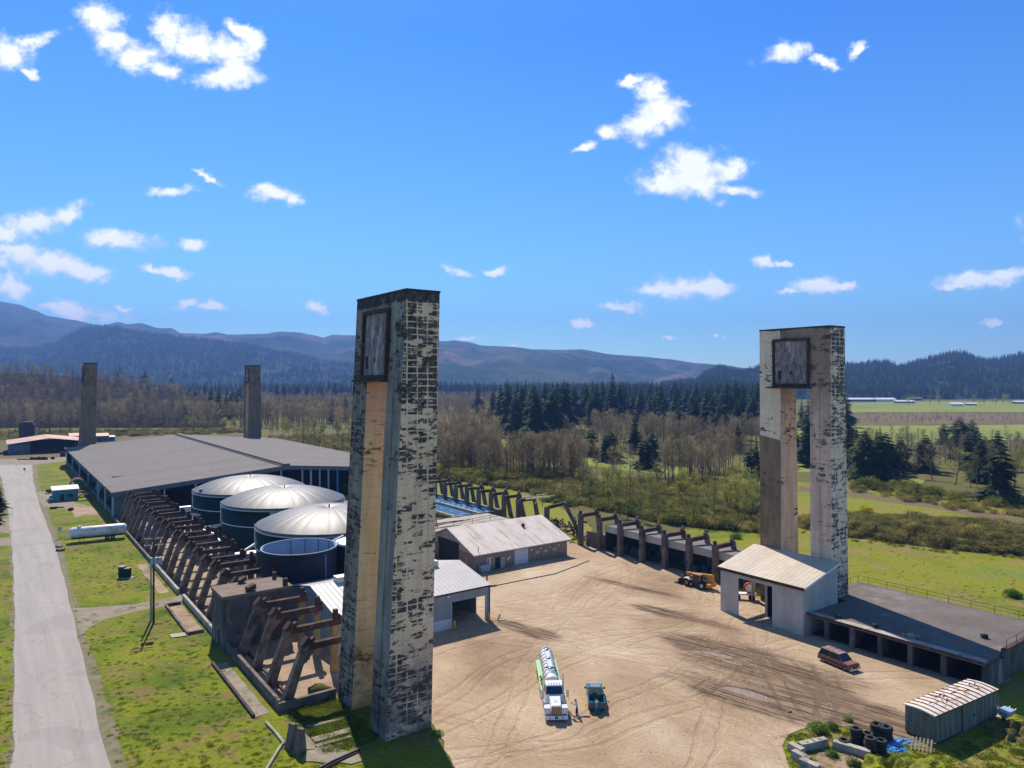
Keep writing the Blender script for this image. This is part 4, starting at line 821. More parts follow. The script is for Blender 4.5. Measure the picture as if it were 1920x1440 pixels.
# --- lean-to with pale fascia behind the yard frames
t=thing('long_shed','long low open fronted shed with a pale ribbed fascia behind the upright yard frames','shed',W(11.5,73.9),ROT)
mb=MB(); mb.hexa([(0,0,5.35),(6.2,0,5.0),(6.2,34.5,5.0),(0,34.5,5.35)],[(0,0,5.5),(6.2,0,5.15),(6.2,34.5,5.15),(0,34.5,5.5)]); mb.build('roof',MT['moss_roof'] if False else MT['hall_roof'],t)
mb=MB(); mb.box(-.12,-.0,0,34.5,4.1,5.52); mb.build('fascia',MT['grey_clad'],t)
mb=MB(); mb.box(6.0,6.15,0,34.5,0,5.0); mb.box(0,6,34.3,34.5,0,5.0); mb.box(0,6,0,.2,0,5.0); mb.build('back_wall',MT['void'],t)
mb=MB(); mb.box(.2,.5,34.6,40.6,0,3.2); mb.build('side_screen',MT['old_conc'],t)
mb=MB()
for i in range(40): x,y=rnd.uniform(1,5.5),rnd.uniform(1,34); s=rnd.uniform(.3,1.1); mb.box(x-s/2,x+s/2,y-s/2,y+s/2,0,s*1.2)
mb.parts('stored_goods',MT['teal_cloth'],t)
# --- tan shed with an open doorway
t=thing('tan_shed','tan roofed corrugated shed with a tall open doorway in front of the slotted tower','shed',W(-8.0,60.9),ROT)
Lz,Hz=6.9,9.1; Dp=9.1; Ln=14.2
mb=MB(); mb.hexa([(-.4,-.4,Lz-.08),(Dp,-.4,Hz),(Dp,Ln+.3,Hz),(-.4,Ln+.3,Lz-.08)],[(-.4,-.4,Lz+.1),(Dp,-.4,Hz+.18),(Dp,Ln+.3,Hz+.18),(-.4,Ln+.3,Lz+.1)]); rf=mb.build('roof',MT['tan_roof'],t)
mb=MB(); mb.box(-.46,-.41,-.4,Ln+.3,Lz-.35,Lz+.1); mb.build('eave_trim',MT['steel_rust'],rf)
mb=MB(); mb.hexa([(-.42,-.46,Lz-.2),(Dp,-.46,Hz-.15),(Dp,-.41,Hz-.15),(-.42,-.41,Lz-.2)],[(-.42,-.46,Lz+.1),(Dp,-.46,Hz+.18),(Dp,-.41,Hz+.18),(-.42,-.41,Lz+.1)]); mb.build('verge_trim',MT['white_metal'],rf)
mb=MB(); mb.box(0,.12,0,5.0,0,Lz-.1); mb.box(0,.12,10.9,Ln,0,Lz-.1); mb.box(0,.12,5.0,10.9,5.9,Lz-.1); mb.build('front_wall',MT['grey_clad'],t)
mb=MB(); mb.hexa([(.13,0,0),(Dp-.1,0,0),(Dp-.1,.12,0),(.13,.12,0)],[(.13,0,Lz-.1),(Dp-.1,0,Hz-.1),(Dp-.1,.12,Hz-.1),(.13,.12,Lz-.1)]); mb.build('side_wall',MT['grey_clad_x'],t)
mb=MB(); mb.hexa([(.13,Ln-.12,0),(1.3,Ln-.12,0),(1.3,Ln,0),(.13,Ln,0)],[(.13,Ln-.12,Lz-.1),(1.3,Ln-.12,Lz+.2),(1.3,Ln,Lz+.2),(.13,Ln,Lz-.1)]); mb.box(1.31,Dp-.2,Ln-.12,Ln,5.6,6.9);mb.box(8.0,Dp-.2,Ln-.12,Ln,0,5.6); mb.build('far_wall',MT['grey_clad_x'],t)
mb=MB(); mb.box(Dp-.15,Dp-.05,.1,9.2,0,Hz-.1); mb.box(3.4,8.9,8.0,8.15,0,6.8); mb.build('inner_wall',MT['void'],t)
mb=MB(); mb.box(3.2,3.4,8.0,8.4,0,6.6); mb.build('inner_post',MT['grey_clad_x'],t)
t=thing('wheeled_trailer','white flat trailer with a red ringed reel seen through the tan shed doorway','trailer',P(1394,1124),R(-12))
mb=MB(); mb.box(-1.6,2.0,-.6,.6,.9,1.1); mb.build('bed',MT['white_metal'],t)
mb=MB(); mb.tube((.9,-.2,2.0),(.9,.2,2.0),.85,n=20); mb.build('reel',MT['red'],t)
mb=MB(); mb.tube((.9,-.25,2.0),(.9,.25,2.0),.62,n=20); mb.build('reel_core',MT['white_metal'],t)
for x in(-1.0,1.2): mb=MB(); mb.tube((x,-.75,.5),(x,-.5,.5),.5,n=14); mb.build('wheel',MT['rubber'],t)
# --- open bays with a flat roof
t=thing('bay_shed','flat roofed row of dark open storage bays on the right of the yard','shed',W(-30.4,62),ROT)
Lb=22.4
mb=MB(); mb.box(-.3,21.3,0,Lb-.3,2.85,3.2); mb.box(10,21.3,Lb-.3,Lb+4,2.85,3.2); rf=mb.build('roof',MT['flat_roof'],t)
mb=MB(); mb.box(-.38,.9,0,Lb,3.203,3.32); mb.build('edge_beam',MT['pale_conc'],rf)
mb=MB(); mb.box(-.43,-.385,0,Lb,3.02,3.33); mb.build('edge_flashing',MT['steel_rust'],rf)
for i,y in enumerate((.25,4.5,8.4,12.2,16.0,19.6)):
    mb=MB(); mb.box(.0,.55,y-.25,y+.35,0,2.84) if i else mb.box(0,.4,y-.25,y+.1,0,2.84); mb.build('pillar',MT['rust_timber'] if False else MT['block_wall'],t)
    mb=MB(); mb.box(.56,15,y-.1,y+.15,0,2.84); mb.build('partition',MT['rust_timber'],t)
mb=MB(); mb.box(7,7.3,0,Lb+3,0,2.83); mb.build('back_wall',MT['void'],t)  # near-black wall set forward, its colour imitating the shade in the bays
mb=MB(); mb.box(-.1,21.3,-.35,-.01,0,2.84); mb.box(4.5,21.3,-.5,-.02,2.84,3.75); mb.build('end_wall',MT['block_wall'],t)
mb=MB(); mb.box(4.4,21.4,-.55,-.02,3.753,3.85); mb.build('rust_capping',MT['steel_rust'],t)
mb=MB()
for i in range(9): y=.6+i*3.0; mb.tube((21.1,y,3.2),(21.1,y,4.3),.035,n=5)
mb.tube((21.1,.6,4.28),(21.1,25.6,4.28),.03,n=5); mb.tube((21.1,.6,3.8),(21.1,25.6,3.8),.03,n=5)
for i in range(5): x=11+i*2.5; mb.tube((x,26.2,3.2),(x,26.2,4.3),.035,n=5)
mb.tube((11,26.2,4.28),(21.1,26.2,4.28),.03,n=5)
for i in range(6): x=5.5+i*3; mb.tube((x,-.3,3.85),(x,-.3,4.8),.035,n=5)
mb.tube((5.5,-.3,4.78),(20.5,-.3,4.78),.03,n=5)
mb.build('roof_railing',MT['steel_rust'],t)
for i,(a,b,l) in enumerate(((-12,63,'small dark block on the left of the bay shed roof edge'),(-17,63.2,'small dark block in the middle of the bay shed roof edge'),(-21.5,63.3,'pale scrap lying on the bay shed roof edge'),(-27,71,'dark scrap in the shadow on the bay shed roof'))):
    mb=MB(); mb.box(-.35,.35,-.25,.25,0,.5)
    if i==2: 
        for k in range(8): mb.beam((rnd.uniform(-1,1),rnd.uniform(-.8,.8),.1),(rnd.uniform(-1,1),rnd.uniform(-.8,.8),.3),.12,.1)
    o=mb.build('roof_scrap',MT['black'] if i!=2 else MT['plank']); o.location=W(a,b,3.33 if i<3 else 3.21); tag(o,l,'scrap')
sheet('bay_shade',ab([(-30.2,62.6),(-30.2,82),(-8,82),(-8,62.6)]),.12,MT['bay_shade'],.0)  # dark sheet over the dirt, painting in the shade of the bays
# --- boxcar
g0=P(1697,1375); g1=P(1753,1399); g2=P(1870,1345)
dL=(g2-g1); Lc=12.0; ang=math.atan2(dL.y,dL.x)
t=thing('boxcar_body','old green timber boxcar body with a rust streaked curved roof beside the tyre stacks','boxcar',(g1.x,g1.y,.0),ang)
Wc=3.0
mb=MB(); mb.box(0,Lc,0,.1,.25,3.0)
for y in(.1,): mb.box(0,Lc,Wc-.1,Wc,.25,3.0)
for i in range(14): mb.box(i*.93,i*.93+.06,-.03,-.001,.3,2.9)
mb.build('side_wall',MT['boxcar'],t)
mb=MB()
for i in range(14): mb.box(-.07 if i%2 else -.0,.05,.1,Wc-.1,.25+i*.2,.25+i*.2+.197)
mb.build('ribbed_end',MT['boxcar'],t); mb=MB(); mb.box(Lc-.05,Lc,.1,Wc-.1,.25,3.0); mb.build('end_wall',MT['boxcar'],t)
pr=[(-.1,3.0),(.5,3.09),(1.1,3.15),(1.5,3.165),(1.9,3.15),(2.5,3.09),(3.1,3.0)]
mb=MB(); up=pr; lo=[(x,z-.1) for x,z in pr[::-1]]; mb.extr(up+lo,0,-.12,Lc+.12); mb.extr([(0,2.99)]+[(x,z-.101) for x,z in pr]+[(3,2.99)],0,-.02,.03); rf=mb.build('roof',MT['box_roof'],t)
mb=MB()
for i in range(13):
    x=.5+i*.92
    for (ya,za),(yb,zb) in zip(pr,pr[1:]): mb.beam((x,ya,za+.04),(x,yb,zb+.04),.06,.08)
for i in range(26): x=rnd.uniform(.8,11); y=rnd.uniform(.9,2.2); mb.beam((x,y,3.17),(x+rnd.uniform(-.9,.9),y+rnd.uniform(-.5,.5),3.2),.05,.04)
mb.box(-.12,Lc+.12,-.13,-.1,2.88,3.02); mb.build('roof_rib',MT['steel_rust'],rf)
mb=MB(); mb.box(4.9,7.3,-.12,-.031,.3,2.88); d=mb.build('sliding_door',MT['boxcar'],t); mb=MB(); mb.box(6.8,7.1,-.15,-.121,1.4,1.6); mb.box(4.85,4.93,-.14,-.121,.3,2.9); mb.build('door_handle',MT['black'],d)
mb=MB(); mb.box(.1,Lc-.1,.1,Wc-.1,.0,.245); mb.build('underframe',MT['black'],t)
# --- background buildings
t=thing('open_barn','long open sided barn with a rusted red sheet roof beyond the road end','barn',W(368,-26),ROT)
mb=MB(); roofprism(mb,[(-.8,5.2),(17,7.6),(36,5.0)],-1,32,.2); mb.build('roof',MT['rust_roof'],t)
mb=MB(); mb.box(0,9,0,.2,0,5.2); mb.box(0,.2,.2,31,0,5.0); mb.box(0,35,30.8,31,0,4.9); mb.build('sheet_wall',MT['hall_wall'],t)
for x in(9,14,19,24,29,35): mb=MB(); mb.box(x-.15,x+.15,0,.3,0,5.2); mb.build('post',MT['black'],t)
mb=MB(); mb.box(10,30,26,26.2,0,5.0); mb.build('inner_wall',MT['void'],t)
mb=MB()
for i in range(14): x,y,s=rnd.uniform(10,34),rnd.uniform(1,10),rnd.uniform(.6,1.6); mb.box(x-s,x+s,y-s,y+s,0,s*1.4)
mb.parts('stored_junk',MT['void'],t)
t=thing('frame_rack','bare dark goalpost frame at the corner of the long hall near the barn','frame',P(126,846),ROT)
mb=MB(); mb.tube((0,0,0),(0,0,5),.12); mb.tube((6,0,0),(6,0,5),.12); mb.tube((0,0,5),(6,0,5),.12); mb.tube((-1,3,0),(-1,3,4.4),.1); mb.build('frame_bar',MT['black'],t)
def hut(name,label,cat,a,b,w,d,h,wm,rm,rise=.6,eave=.3,loc=None):
    t=thing(name,label,cat,loc if loc is not None else W(a,b),ROT)
    mb=MB(); mb.box(0,w,0,d,0,h); mb.build('wall',wm,t)
    mb=MB(); mb.hexa([(-eave,-eave,h+.003),(w+eave,-eave,h+.003),(w+eave,d+eave,h+rise),(-eave,d+eave,h+rise)],[(-eave,-eave,h+.2),(w+eave,-eave,h+.2),(w+eave,d+eave,h+rise+.2),(-eave,d+eave,h+rise+.2)]); mb.build('roof',rm,t)
    mb=MB(); mb.box(w*.3,w*.3+.9,-.05,-.005,0,2.0); mb.box(w*.62,w*.62+1.2,-.05,-.005,1,1.9); mb.build('opening',MT['void'],t); return t
hut('red_hut','low hut with an orange red roof just left behind the distant left tower','hut',0,0,14,7,3.2,MT['hall_wall'],MT['orange'],1.3,loc=P(131,828))
hut('red_hut','low hut with an orange red roof just right behind the distant left tower','hut',0,0,8,7,3.4,MT['hall_wall'],MT['orange'],1.3,loc=P(176,829))
hut('pale_hut','small hut with a white roof right of the orange roofed huts','hut',0,0,6.5,5,2.6,MT['teal_wall'],MT['white_metal'],.5,loc=P(193,828))
t=hut('teal_shed','small teal shed with a pale sloping roof beside the road','shed',189.5,-17.5,6.6,4.2,3.3,MT['teal_wall'],MT['white_metal'],.7,.25)
mb=MB()
for i,x in enumerate((2.0,2.35,2.8,3.6,4.0,4.6)): mb.box(x,x+.22,-.08,-.052,1.5-.1*(i%2),2.1)
mb.build('hung_tools',MT['steel_rust'],t)
# wigwam burner beyond the barn
t=thing('rusty_silo','dark rusty cylindrical silo standing at the wood edge beyond the barn','silo',P(51,826)); 
mb=MB(); mb.lathe([(4.2,0),(4.6,9.5),(3.4,11.6),(0,11.8)],20,smooth=False); mb.build('shell',MT['steel_rust'],t)
mb=MB(); mb.tube((4.9,0,0),(4.9,0,9),.15); mb.build('rail',MT['steel'],t)
# valley farm, far right
for i,(x,y,w,d,h,l) in enumerate(((1591,753,52,20,7,'long white roofed farm barn, leftmost in the valley right of the slotted tower'),(1640,753,40,20,7,'long white roofed farm barn, second from left in the valley'),(1683,756,30,14,5,'low pale farm shed right of the two long valley barns'),(1712,751,18,12,7,'small grey roofed farm house behind the valley barns'),(1786,762,16,10,6,'white farm house standing alone in the far fields'),(1815,760,14,8,4,'low grey farm shed right of the white farm house'),(1905,757,22,10,5,'pale farm house at the right edge of the far fields'))):
    t=thing('farm_building',l,'farm building',P(x,y),R(0))
    mb=MB(); mb.box(0,w,0,d,0,h*.6); mb.build('wall',MT['white_metal'] if i in(1,4) else MT['hall_wall'],t)
    mb=MB(); mb.extr([(-1,h*.6+.01),(d/2,h),(d+1,h*.6+.01)],0,-1,w+1); mb.build('roof',MT['white_metal'] if i!=3 else MT['hall_roof'],t)
for i,(x,y,w,l) in enumerate(((290,738,24,'white roofed building glinting among firs left of the second distant tower'),(497,738,46,'long white roof among the firs right of the second distant tower'),(425,739,22,'pale shed just left of the second distant tower among the firs'),(903,735,12,'white house left of the central fir stand'),(585,706,60,'pale clearing buildings low on the mountain foot'))):
    t=thing('distant_building',l,'building',P(x,y) if y>725 else P(x,731),0)
    mb=MB(); mb.box(0,w,0,16,0,5); mb.build('wall',MT['hall_wall'],t); mb=MB(); mb.extr([(-1,5.01),(8,10),(17,5.01)],0,-1,w+1); mb.build('roof',MT['white_metal'],t)
# culverts beside the teal shed
for i,(x,y,r,L,an,l) in enumerate(((146,922,2.1,5.2,-35,'big rusty culvert pipe open towards the camera beside the teal shed'),(154,932,1.9,2.0,-40,'rusty half ring lying behind the big culvert pipe'),(159,938,1.9,1.6,-42,'second rusty half ring, nearest the concrete pad'))):
    g=P(x,y); mb=MB(); full=i==0; n=28 if full else 15; vs=[]
    for rr in(r,r-.12):
        for yy in(0,L):
            for k in range(n+1):
                a=(2*math.pi if full else math.pi)*k/n - (0 if full else 0); vs.append((rr*math.cos(a),yy,rr*math.sin(a)+(r if full else .0)))
    m=n+1; fs=[]
    for k in range(n): fs+=[(k,k+1,m+k+1,m+k),(2*m+k,3*m+k,3*m+k+1,2*m+k+1),(k,2*m+k,2*m+k+1,k+1),(m+k,m+k+1,3*m+k+1,3*m+k)]
    mb.add(vs,fs,0,False); o=mb.build('culvert_pipe',MT['rust_roof'] if i==9 else MT['steel_rust']); o.location=g; o.rotation_euler=(0,0,R(-an)); tag(o,l,'culvert pipe')
# ================================================================ VEHICLES AND SMALL THINGS
def wheel(parent,x,y,r,w,hubm=None,side=1,ax='y'):
    """wheel with its axle along local y (or x)"""
    o=MB(); s=[(r*.55,-w/2),(r*.93,-w/2),(r,-w*.3),(r,w*.3),(r*.93,w/2),(r*.55,w/2),(r*.55,-w/2)]
    o.lathe(s,20,axis=ax,c=(x,y,r)); wh=o.build('wheel',MT['rubber'],parent)
    h=MB(); h.lathe([(0,-w*.35*side),(r*.5,-w*.42*side),(r*.54,-w*.30*side),(r*.54,w*.35*side),(0,w*.3*side)],16,axis=ax,c=(x,y,r)); h.build('rim',hubm or MT['chrome'],wh); return wh
def face_y(a): return a-math.pi/2   # rotation that points local +y along heading a
# --- tanker lorry: local +y = forward
pf=Vector((4.65,75.2,0)); pr_=Vector((5.35,88.8,0)); hd=(pf-pr_); 
T=thing('tanker_truck','white tractor unit with ribbed white tank trailer and light green deck','truck',(4.7,75.0,0),math.pi+R(2))
# local frame: front bumper at y=0, body behind it at negative y
def cabpart(): pass
mb=MB(); mb.box(-.42,.42,-8.2,-.6,.75,1.05); mb.build('chassis',MT['black'],T)
mb=MB()  # hood, tapered
mb.hexa([(-.62,-2.35,1.05),(.62,-2.35,1.05),(.55,-.22,1.05),(-.55,-.22,1.05)],[(-.60,-2.35,2.05),(.60,-2.35,2.05),(.50,-.28,1.72),(-.50,-.28,1.72)])
mb.build('hood',MT['white_paint'],T)
mb=MB()
for s in(-1,1):
    pr2=[(-.35,.75),(-.2,1.1),(-.45,1.38),(-.95,1.5),(-1.5,1.32),(-1.85,.95),(-1.72,.95),(-1.4,1.2),(-.95,1.3),(-.6,1.2),(-.5,.75)]
    x0,x1=(.6,1.24) if s>0 else(-1.24,-.6)
    n=len(pr2); vs=[(x0,y,z) for y,z in pr2]+[(x1,y,z) for y,z in pr2]
    mb.add(vs,[(i,n+i,n+(i+1)%n,(i+1)%n) for i in range(n)]); 
    for k in(0,n): mb.add([vs[k+i] for i in range(n)],[(0,1,2,8,9),(0,9,10)] if False else [(i,i+1,n-2-i,n-1-i) for i in range(4)]+[(4,5,6)])
mb.build('fender',MT['white_paint'],T)
gr=MB(); gr.box(-.5,.5,-.24,-.16,.78,1.62); g_=gr.build('grille',MT['grille'],T)
gb=MB(); 
for i in range(6): gb.box(-.5+i*.196,-.48+i*.196+.02,-.17,-.13,.78,1.64)
gb.box(-.53,.53,-.24,-.13,1.621,1.69); gb.build('grille_bar',MT['chrome'],g_)
for s in(-1,1):
    hb=MB(); hb.box(s*.92-.18,s*.92+.18,-.4,-.18,1.0,1.2); hb.build('headlight',MT['chrome'],T)
mb=MB(); mb.box(-1.22,1.22,-.18,.0,.35,.72); mb.box(-1.22,-1.05,-.5,-.18,.35,.72); mb.box(1.05,1.22,-.5,-.18,.35,.72); bp=mb.build('bumper',MT['white_paint'],T)
mb=MB(); mb.box(-.14,.14,.0,.02,.45,.68); mb.box(-.75,-.6,.0,.02,.5,.6); mb.box(.6,.75,.0,.02,.5,.6); mb.build('bumper_fitting',MT['black'],bp)
mb=MB(); mb.hexa([(-1.05,-3.9,.95),(1.05,-3.9,.95),(1.0,-2.36,.95),(-1.0,-2.36,.95)],[(-1.05,-3.9,2.0),(1.05,-3.9,2.0),(1.0,-2.36,2.0),(-1.0,-2.36,2.0)])
mb.hexa([(-1.05,-3.9,2.003),(1.05,-3.9,2.003),(1.0,-2.36,2.003),(-1.0,-2.36,2.003)],[(-.95,-3.85,2.92),(.95,-3.85,2.92),(.86,-2.75,2.85),(-.86,-2.75,2.85)])
cb=mb.build('cab',MT['white_paint'],T)
mb=MB(); mb.hexa([(-.9,-2.44,2.06),(.9,-2.44,2.06),(.92,-2.30,2.06),(-.92,-2.30,2.06)],[(-.8,-2.74,2.72),(.8,-2.74,2.72),(.82,-2.64,2.74),(-.82,-2.64,2.74)]); mb.build('windscreen',MT['glass'],cb)
mb=MB()
for s in(-1,1): mb.hexa([(s*1.02,-3.5,2.1),(s*1.06,-3.5,2.1),(s*1.04,-2.6,2.1),(s*1.0,-2.6,2.1)],[(s*.95,-3.5,2.65),(s*1.0,-3.5,2.65),(s*.96,-2.85,2.65),(s*.9,-2.85,2.65)])
mb.build('side_window',MT['glass'],cb)
mb=MB()
for i in range(5): mb.box(-.62+i*.28,-.54+i*.28,-3.1,-2.95,2.89,2.98)
mb.build('marker_lamp',MT['red'],cb)
# letter N emblem on hood
mb=MB(); mb.box(-.16,-.12,-1.25,-.95,1.93,1.97); mb.box(.12,.16,-1.25,-.95,1.93,1.97); mb.beam((-.14,-.95,1.955),(.14,-1.25,1.955),.045,.03); eb=mb.build('hood_letter',MT['steel'],T)
for s in(-1,1):
    mb=MB(); mb.box(s*1.42-.14,s*1.42+.14,-2.25,-2.15,1.75,2.55); mb.tube((s*1.0,-2.5,2.0),(s*1.42,-2.2,2.0),.03,n=5); mb.build('mirror',MT['chrome'],T)
    mb=MB(); mb.tube((s*1.12,-4.05,.8),(s*1.12,-4.05,3.5),.09); mb.build('exhaust_stack',MT['chrome'],T)
    mb=MB(); mb.tube((s*.95,-3.8,.75),(s*.95,-2.5,.75),.32,n=14); mb.build('fuel_tank',MT['chrome'],T)
    wheel(T,s*1.02,-1.05,.5,.3,ax='x',side=s)
    for y in(-6.0,-7.3): wheel(T,s*.95,y,.5,.55,ax='x',side=s)
    for y in(-11.2,-12.4): wheel(T,s*.98,y,.5,.5,ax='x',side=s)
# trailer
mb=MB(); mb.box(-1.25,-.62,-14.0,-5.2,1.1,1.22); mb.box(.62,1.25,-14.0,-5.2,1.1,1.22); mb.box(-.618,.618,-14.0,-5.2,1.0,1.15); mb.box(-1.25,-1.2,-13.9,-5.3,.8,1.1); mb.box(1.2,1.25,-13.9,-5.3,.8,1.1); dk=mb.build('deck',MT['mint'],T)
mb=MB(); 
for s in(-1,1): mb.box(s*.93-.22,s*.93+.22,-8.9,-6.2,1.223,1.28)
mb.build('deck_green_panel',MT['green'],dk)
hz=MB(); 
for i in range(16): 
    y=-6.5-i*.15; hz.tube((1.0+.14*math.sin(i),y,1.34),(1.0+.14*math.sin(i+1),y-.15,1.34),.06,n=6)
hz.build('coiled_hose',MT['black'],dk)
mb=MB(); Rt=.78; zc=2.05
def xt(r,y): return (r,y)
mb.lathe([(0,-4.95),(Rt*.55,-5.0),(Rt*.9,-5.12),(Rt,-5.35),(Rt,-13.9),(Rt*.9,-14.15),(Rt*.5,-14.25),(0,-14.28)][::-1],28,axis='y',c=(0,0,zc)); tk=mb.build('tank',MT['tank_white'],T)
mb=MB()
for i in range(9): y=-6.2-i*.93; mb.lathe([(Rt+.0,y),(Rt+.07,y),(Rt+.07,y-.12),(Rt,y-.12)][::-1],24,axis='y',c=(0,0,zc))
mb.build('tank_ring',MT['steel'],tk)
mb=MB(); mb.box(-.3,.3,-12.8,-6.6,zc+Rt+.02,zc+Rt+.07)
for x in(-.3,.3):
    mb.tube((x,-12.8,zc+Rt+.4),(x,-6.6,zc+Rt+.4),.02,n=4)
    for i in range(8): mb.tube((x,-12.8+i*.88,zc+Rt-.02),(x,-12.8+i*.88,zc+Rt+.4),.02,n=4)
mb.build('catwalk',MT['steel'],tk)
for y in(-7.2,-10.2,-12.9): mb=MB(); mb.lathe([(0,.22),(.25,.2),(.27,0)],14,c=(0,y,zc+Rt)); mb.build('hatch',MT['chrome'],tk)
mb=MB(); mb.tube((-.3,-14.1,zc+.9),(-.3,-14.1,zc+1.3),.03,n=5); mb.tube((.3,-14.1,zc+.9),(.3,-14.1,zc+1.3),.03,n=5); mb.tube((-.3,-14.1,zc+1.3),(.3,-14.1,zc+1.3),.03,n=5); mb.build('ladder_top',MT['steel'],tk)
mb=MB(); pts=[(.5,-7.6,zc+.75),(.3,-7.3,zc+.95),(-.2,-7.1,zc+1.0),(-.6,-7.3,zc+.8),(-.85,-7.4,zc+.1),(-.9,-7.2,1.4)]
for a,b in zip(pts,pts[1:]): mb.tube(a,b,.06,n=6)
mb.build('suction_hose',MT['black'],tk)
# --- pickup: forward = away from the camera
def pickup_body(t,paint,L=5.3,Wd=1.85):
    h=Wd/2
    mb=MB(); mb.extr([(0,.45),(L,.45),(L,.85),(L-.15,1.02),(L-1.35,1.12),(L-1.6,1.12),(2.05,1.12),(2.05,.62),(0,.62)],0,-h,h); mb.box(-h,-h+.1,0,2.05,.621,1.12); mb.box(h-.1,h,0,2.05,.621,1.12); mb.box(-h+.101,h-.101,0,.08,.621,1.12); bd=mb.build('body',paint,t)
    mb=MB(); mb.hexa([(-h+.06,2.1,1.123),(h-.06,2.1,1.123),(h-.06,L-1.4,1.123),(-h+.06,L-1.4,1.123)],[(-h+.2,2.25,1.78),(h-.2,2.25,1.78),(h-.2,L-2.1,1.78),(-h+.2,L-2.1,1.78)]); cb=mb.build('cab',MT['glass'],t)
    mb=MB(); mb.box(-h+.18,h-.18,2.2,L-2.05,1.783,1.84); mb.build('cab_roof',paint,cb)
    for s in(-1,1):
        mb=MB(); mb.box(s*(h+.14)-.11,s*(h+.14)+.11,L-1.75,L-1.65,1.1,1.32); mb.build('mirror',MT['black'],t)
        for y in(1.0,L-.95): wheel(t,s*(h-.13),y,.37,.25,ax='x',side=s)
        mb=MB(); mb.box(s*(h-.12)-.1,s*(h-.12)+.1,-.03,-.002,.75,1.05); mb.build('tail_light',MT['red'],t)
    return bd
t=thing('pickup_truck','dark teal pickup with its load bed towards the camera, parked right of the tanker truck','pickup',(9.25,77.3,0),R(-3))
pickup_body(t,MT['teal'])
mb=MB(); 
for i in range(5): mb.box(-.55,.55,2.4+i*.28,2.5+i*.28,1.843,1.87)
mb.build('roof_rack',MT['steel'],t)
# small vehicles by the teal shed
t=thing('pickup_truck','small dark pickup standing behind the teal shed by the road','pickup',P(86,925),R(-60)); pickup_body(t,MT['black'])
def car(t,paint,L=4.5,Wd=1.8,H=1.45,roof=None,wag=False):
    h=Wd/2; zb=.85 if H<1.6 else 1.05
    mb=MB(); mb.extr([(0,.35),(L,.35),(L,.72),(L-.25,zb-.05),(L-1.2,zb),(.1,zb),(0,zb-.1)],0,-h,h); mb.build('body',paint,t)
    r0=.15 if wag else .55
    mb=MB(); mb.hexa([(-h+.05,r0-.05,zb+.003),(h-.05,r0-.05,zb+.003),(h-.05,L-1.15,zb+.003),(-h+.05,L-1.15,zb+.003)],[(-h+.22,r0+.25,H),(h-.22,r0+.25,H),(h-.22,L-1.85,H),(-h+.22,L-1.85,H)]); g=mb.build('cabin_glass',MT['glass'],t)
    mb=MB(); mb.box(-h+.2,h-.2,r0+.2,L-1.8,H+.003,H+.06); mb.build('roof',roof or paint,g)
    mb=MB()
    for s in(-1,1):
        for y0,y1 in((r0-.05,r0+.3),(L*.38,L*.38),(L-1.13,L-1.83)): mb.beam((s*(h-.04),y0,zb),(s*(h-.2),y1,H),.07,.05)
    mb.build('pillar',paint,g)
    for s in(-1,1):
        for y in(.85,L-.85): wheel(t,s*(h-.1),y,.34,.22,ax='x',side=s)
        mb=MB(); mb.box(s*(h-.3)-.16,s*(h-.3)+.16,L,L+.02,.55,.7); mb.build('headlight',MT['chrome'],t)
    mb=MB(); mb.box(-h,h,L-.02,L+.12,.35,.52); mb.box(-h,h,-.12,.0,.35,.52); mb.build('bumper',MT['chrome'],t)
    mb=MB(); mb.box(-.5,.5,L,L+.02,.55,.72); mb.build('grille',MT['black'],t)
t=thing('parked_car','small white car parked in front of the teal shed beside the road','car',P(88,939),R(-65)); car(t,MT['white_paint'])
t=thing('parked_suv','faded rust red off-road wagon parked on the dirt before the open bays','car',(40.4,92.3,0),math.atan2(-4.4,2.2)-math.pi/2)
car(t,MT['suv'],4.8,1.85,1.75,MT['suv_roof'],True)
mb=MB(); 
for s in(-.55,.55): mb.box(s-.03,s+.03,.6,2.6,1.82,1.9)
for y in(.9,1.6,2.3): mb.box(-.58,.58,y,y+.05,1.88,1.92)
mb.build('roof_rack',MT['steel'],t)
mb=MB()
for s in(-1,1): mb.box(s*.93-.01,s*.93+.01,.5,4.2,.55,.72)
mb.build('side_trim',MT['rust_timber'],t)
# --- telescopic loader; local +y forward (bucket)
t=thing('telescopic_loader','yellow and grey telescopic loader with its bucket down beside the tan shed','loader',P(1322,1104),ROT+R(5))
mb=MB(); mb.box(-.65,.65,-1.0,3.6,.7,1.25); mb.box(-1.0,-.3,.4,2.2,.7,1.3); mb.build('chassis',MT['black'],t)
mb=MB(); mb.hexa([(-.1,-1.6,1.2),(.55,-1.6,1.2),(.55,-.4,1.2),(-.1,-.4,1.2)],[(-.05,-1.5,2.5),(.5,-1.5,2.5),(.5,-.5,2.5),(-.05,-.5,2.5)]); mb.box(-1.0,1.0,-1.6,-.9,.6,1.19); mb.build('counterweight',MT['yellow'],t)
mb=MB(); mb.beam((.25,-1.3,2.4),(.25,3.9,1.9),.42,.5); bm=mb.build('boom',MT['yellow'],t)
mb=MB(); mb.beam((.25,3.9,1.9),(.25,4.7,.7),.35,.35); mb.build('boom_head',MT['black'],bm)
mb=MB(); mb.box(-1.0,-.1,.4,1.9,1.3,2.35); cb=mb.build('cab',MT['glass'],t)
mb=MB(); mb.box(-1.05,-.05,.35,1.95,2.353,2.45); mb.build('cab_roof',MT['suv_roof'],cb)
mb=MB(); 
for x,y in((-1.0,.4),(-.12,.4),(-1.0,1.88),(-.12,1.88)): mb.beam((x,y,1.3),(x,y,2.35),.08,.08)
mb.build('cab_post',MT['yellow'],cb)
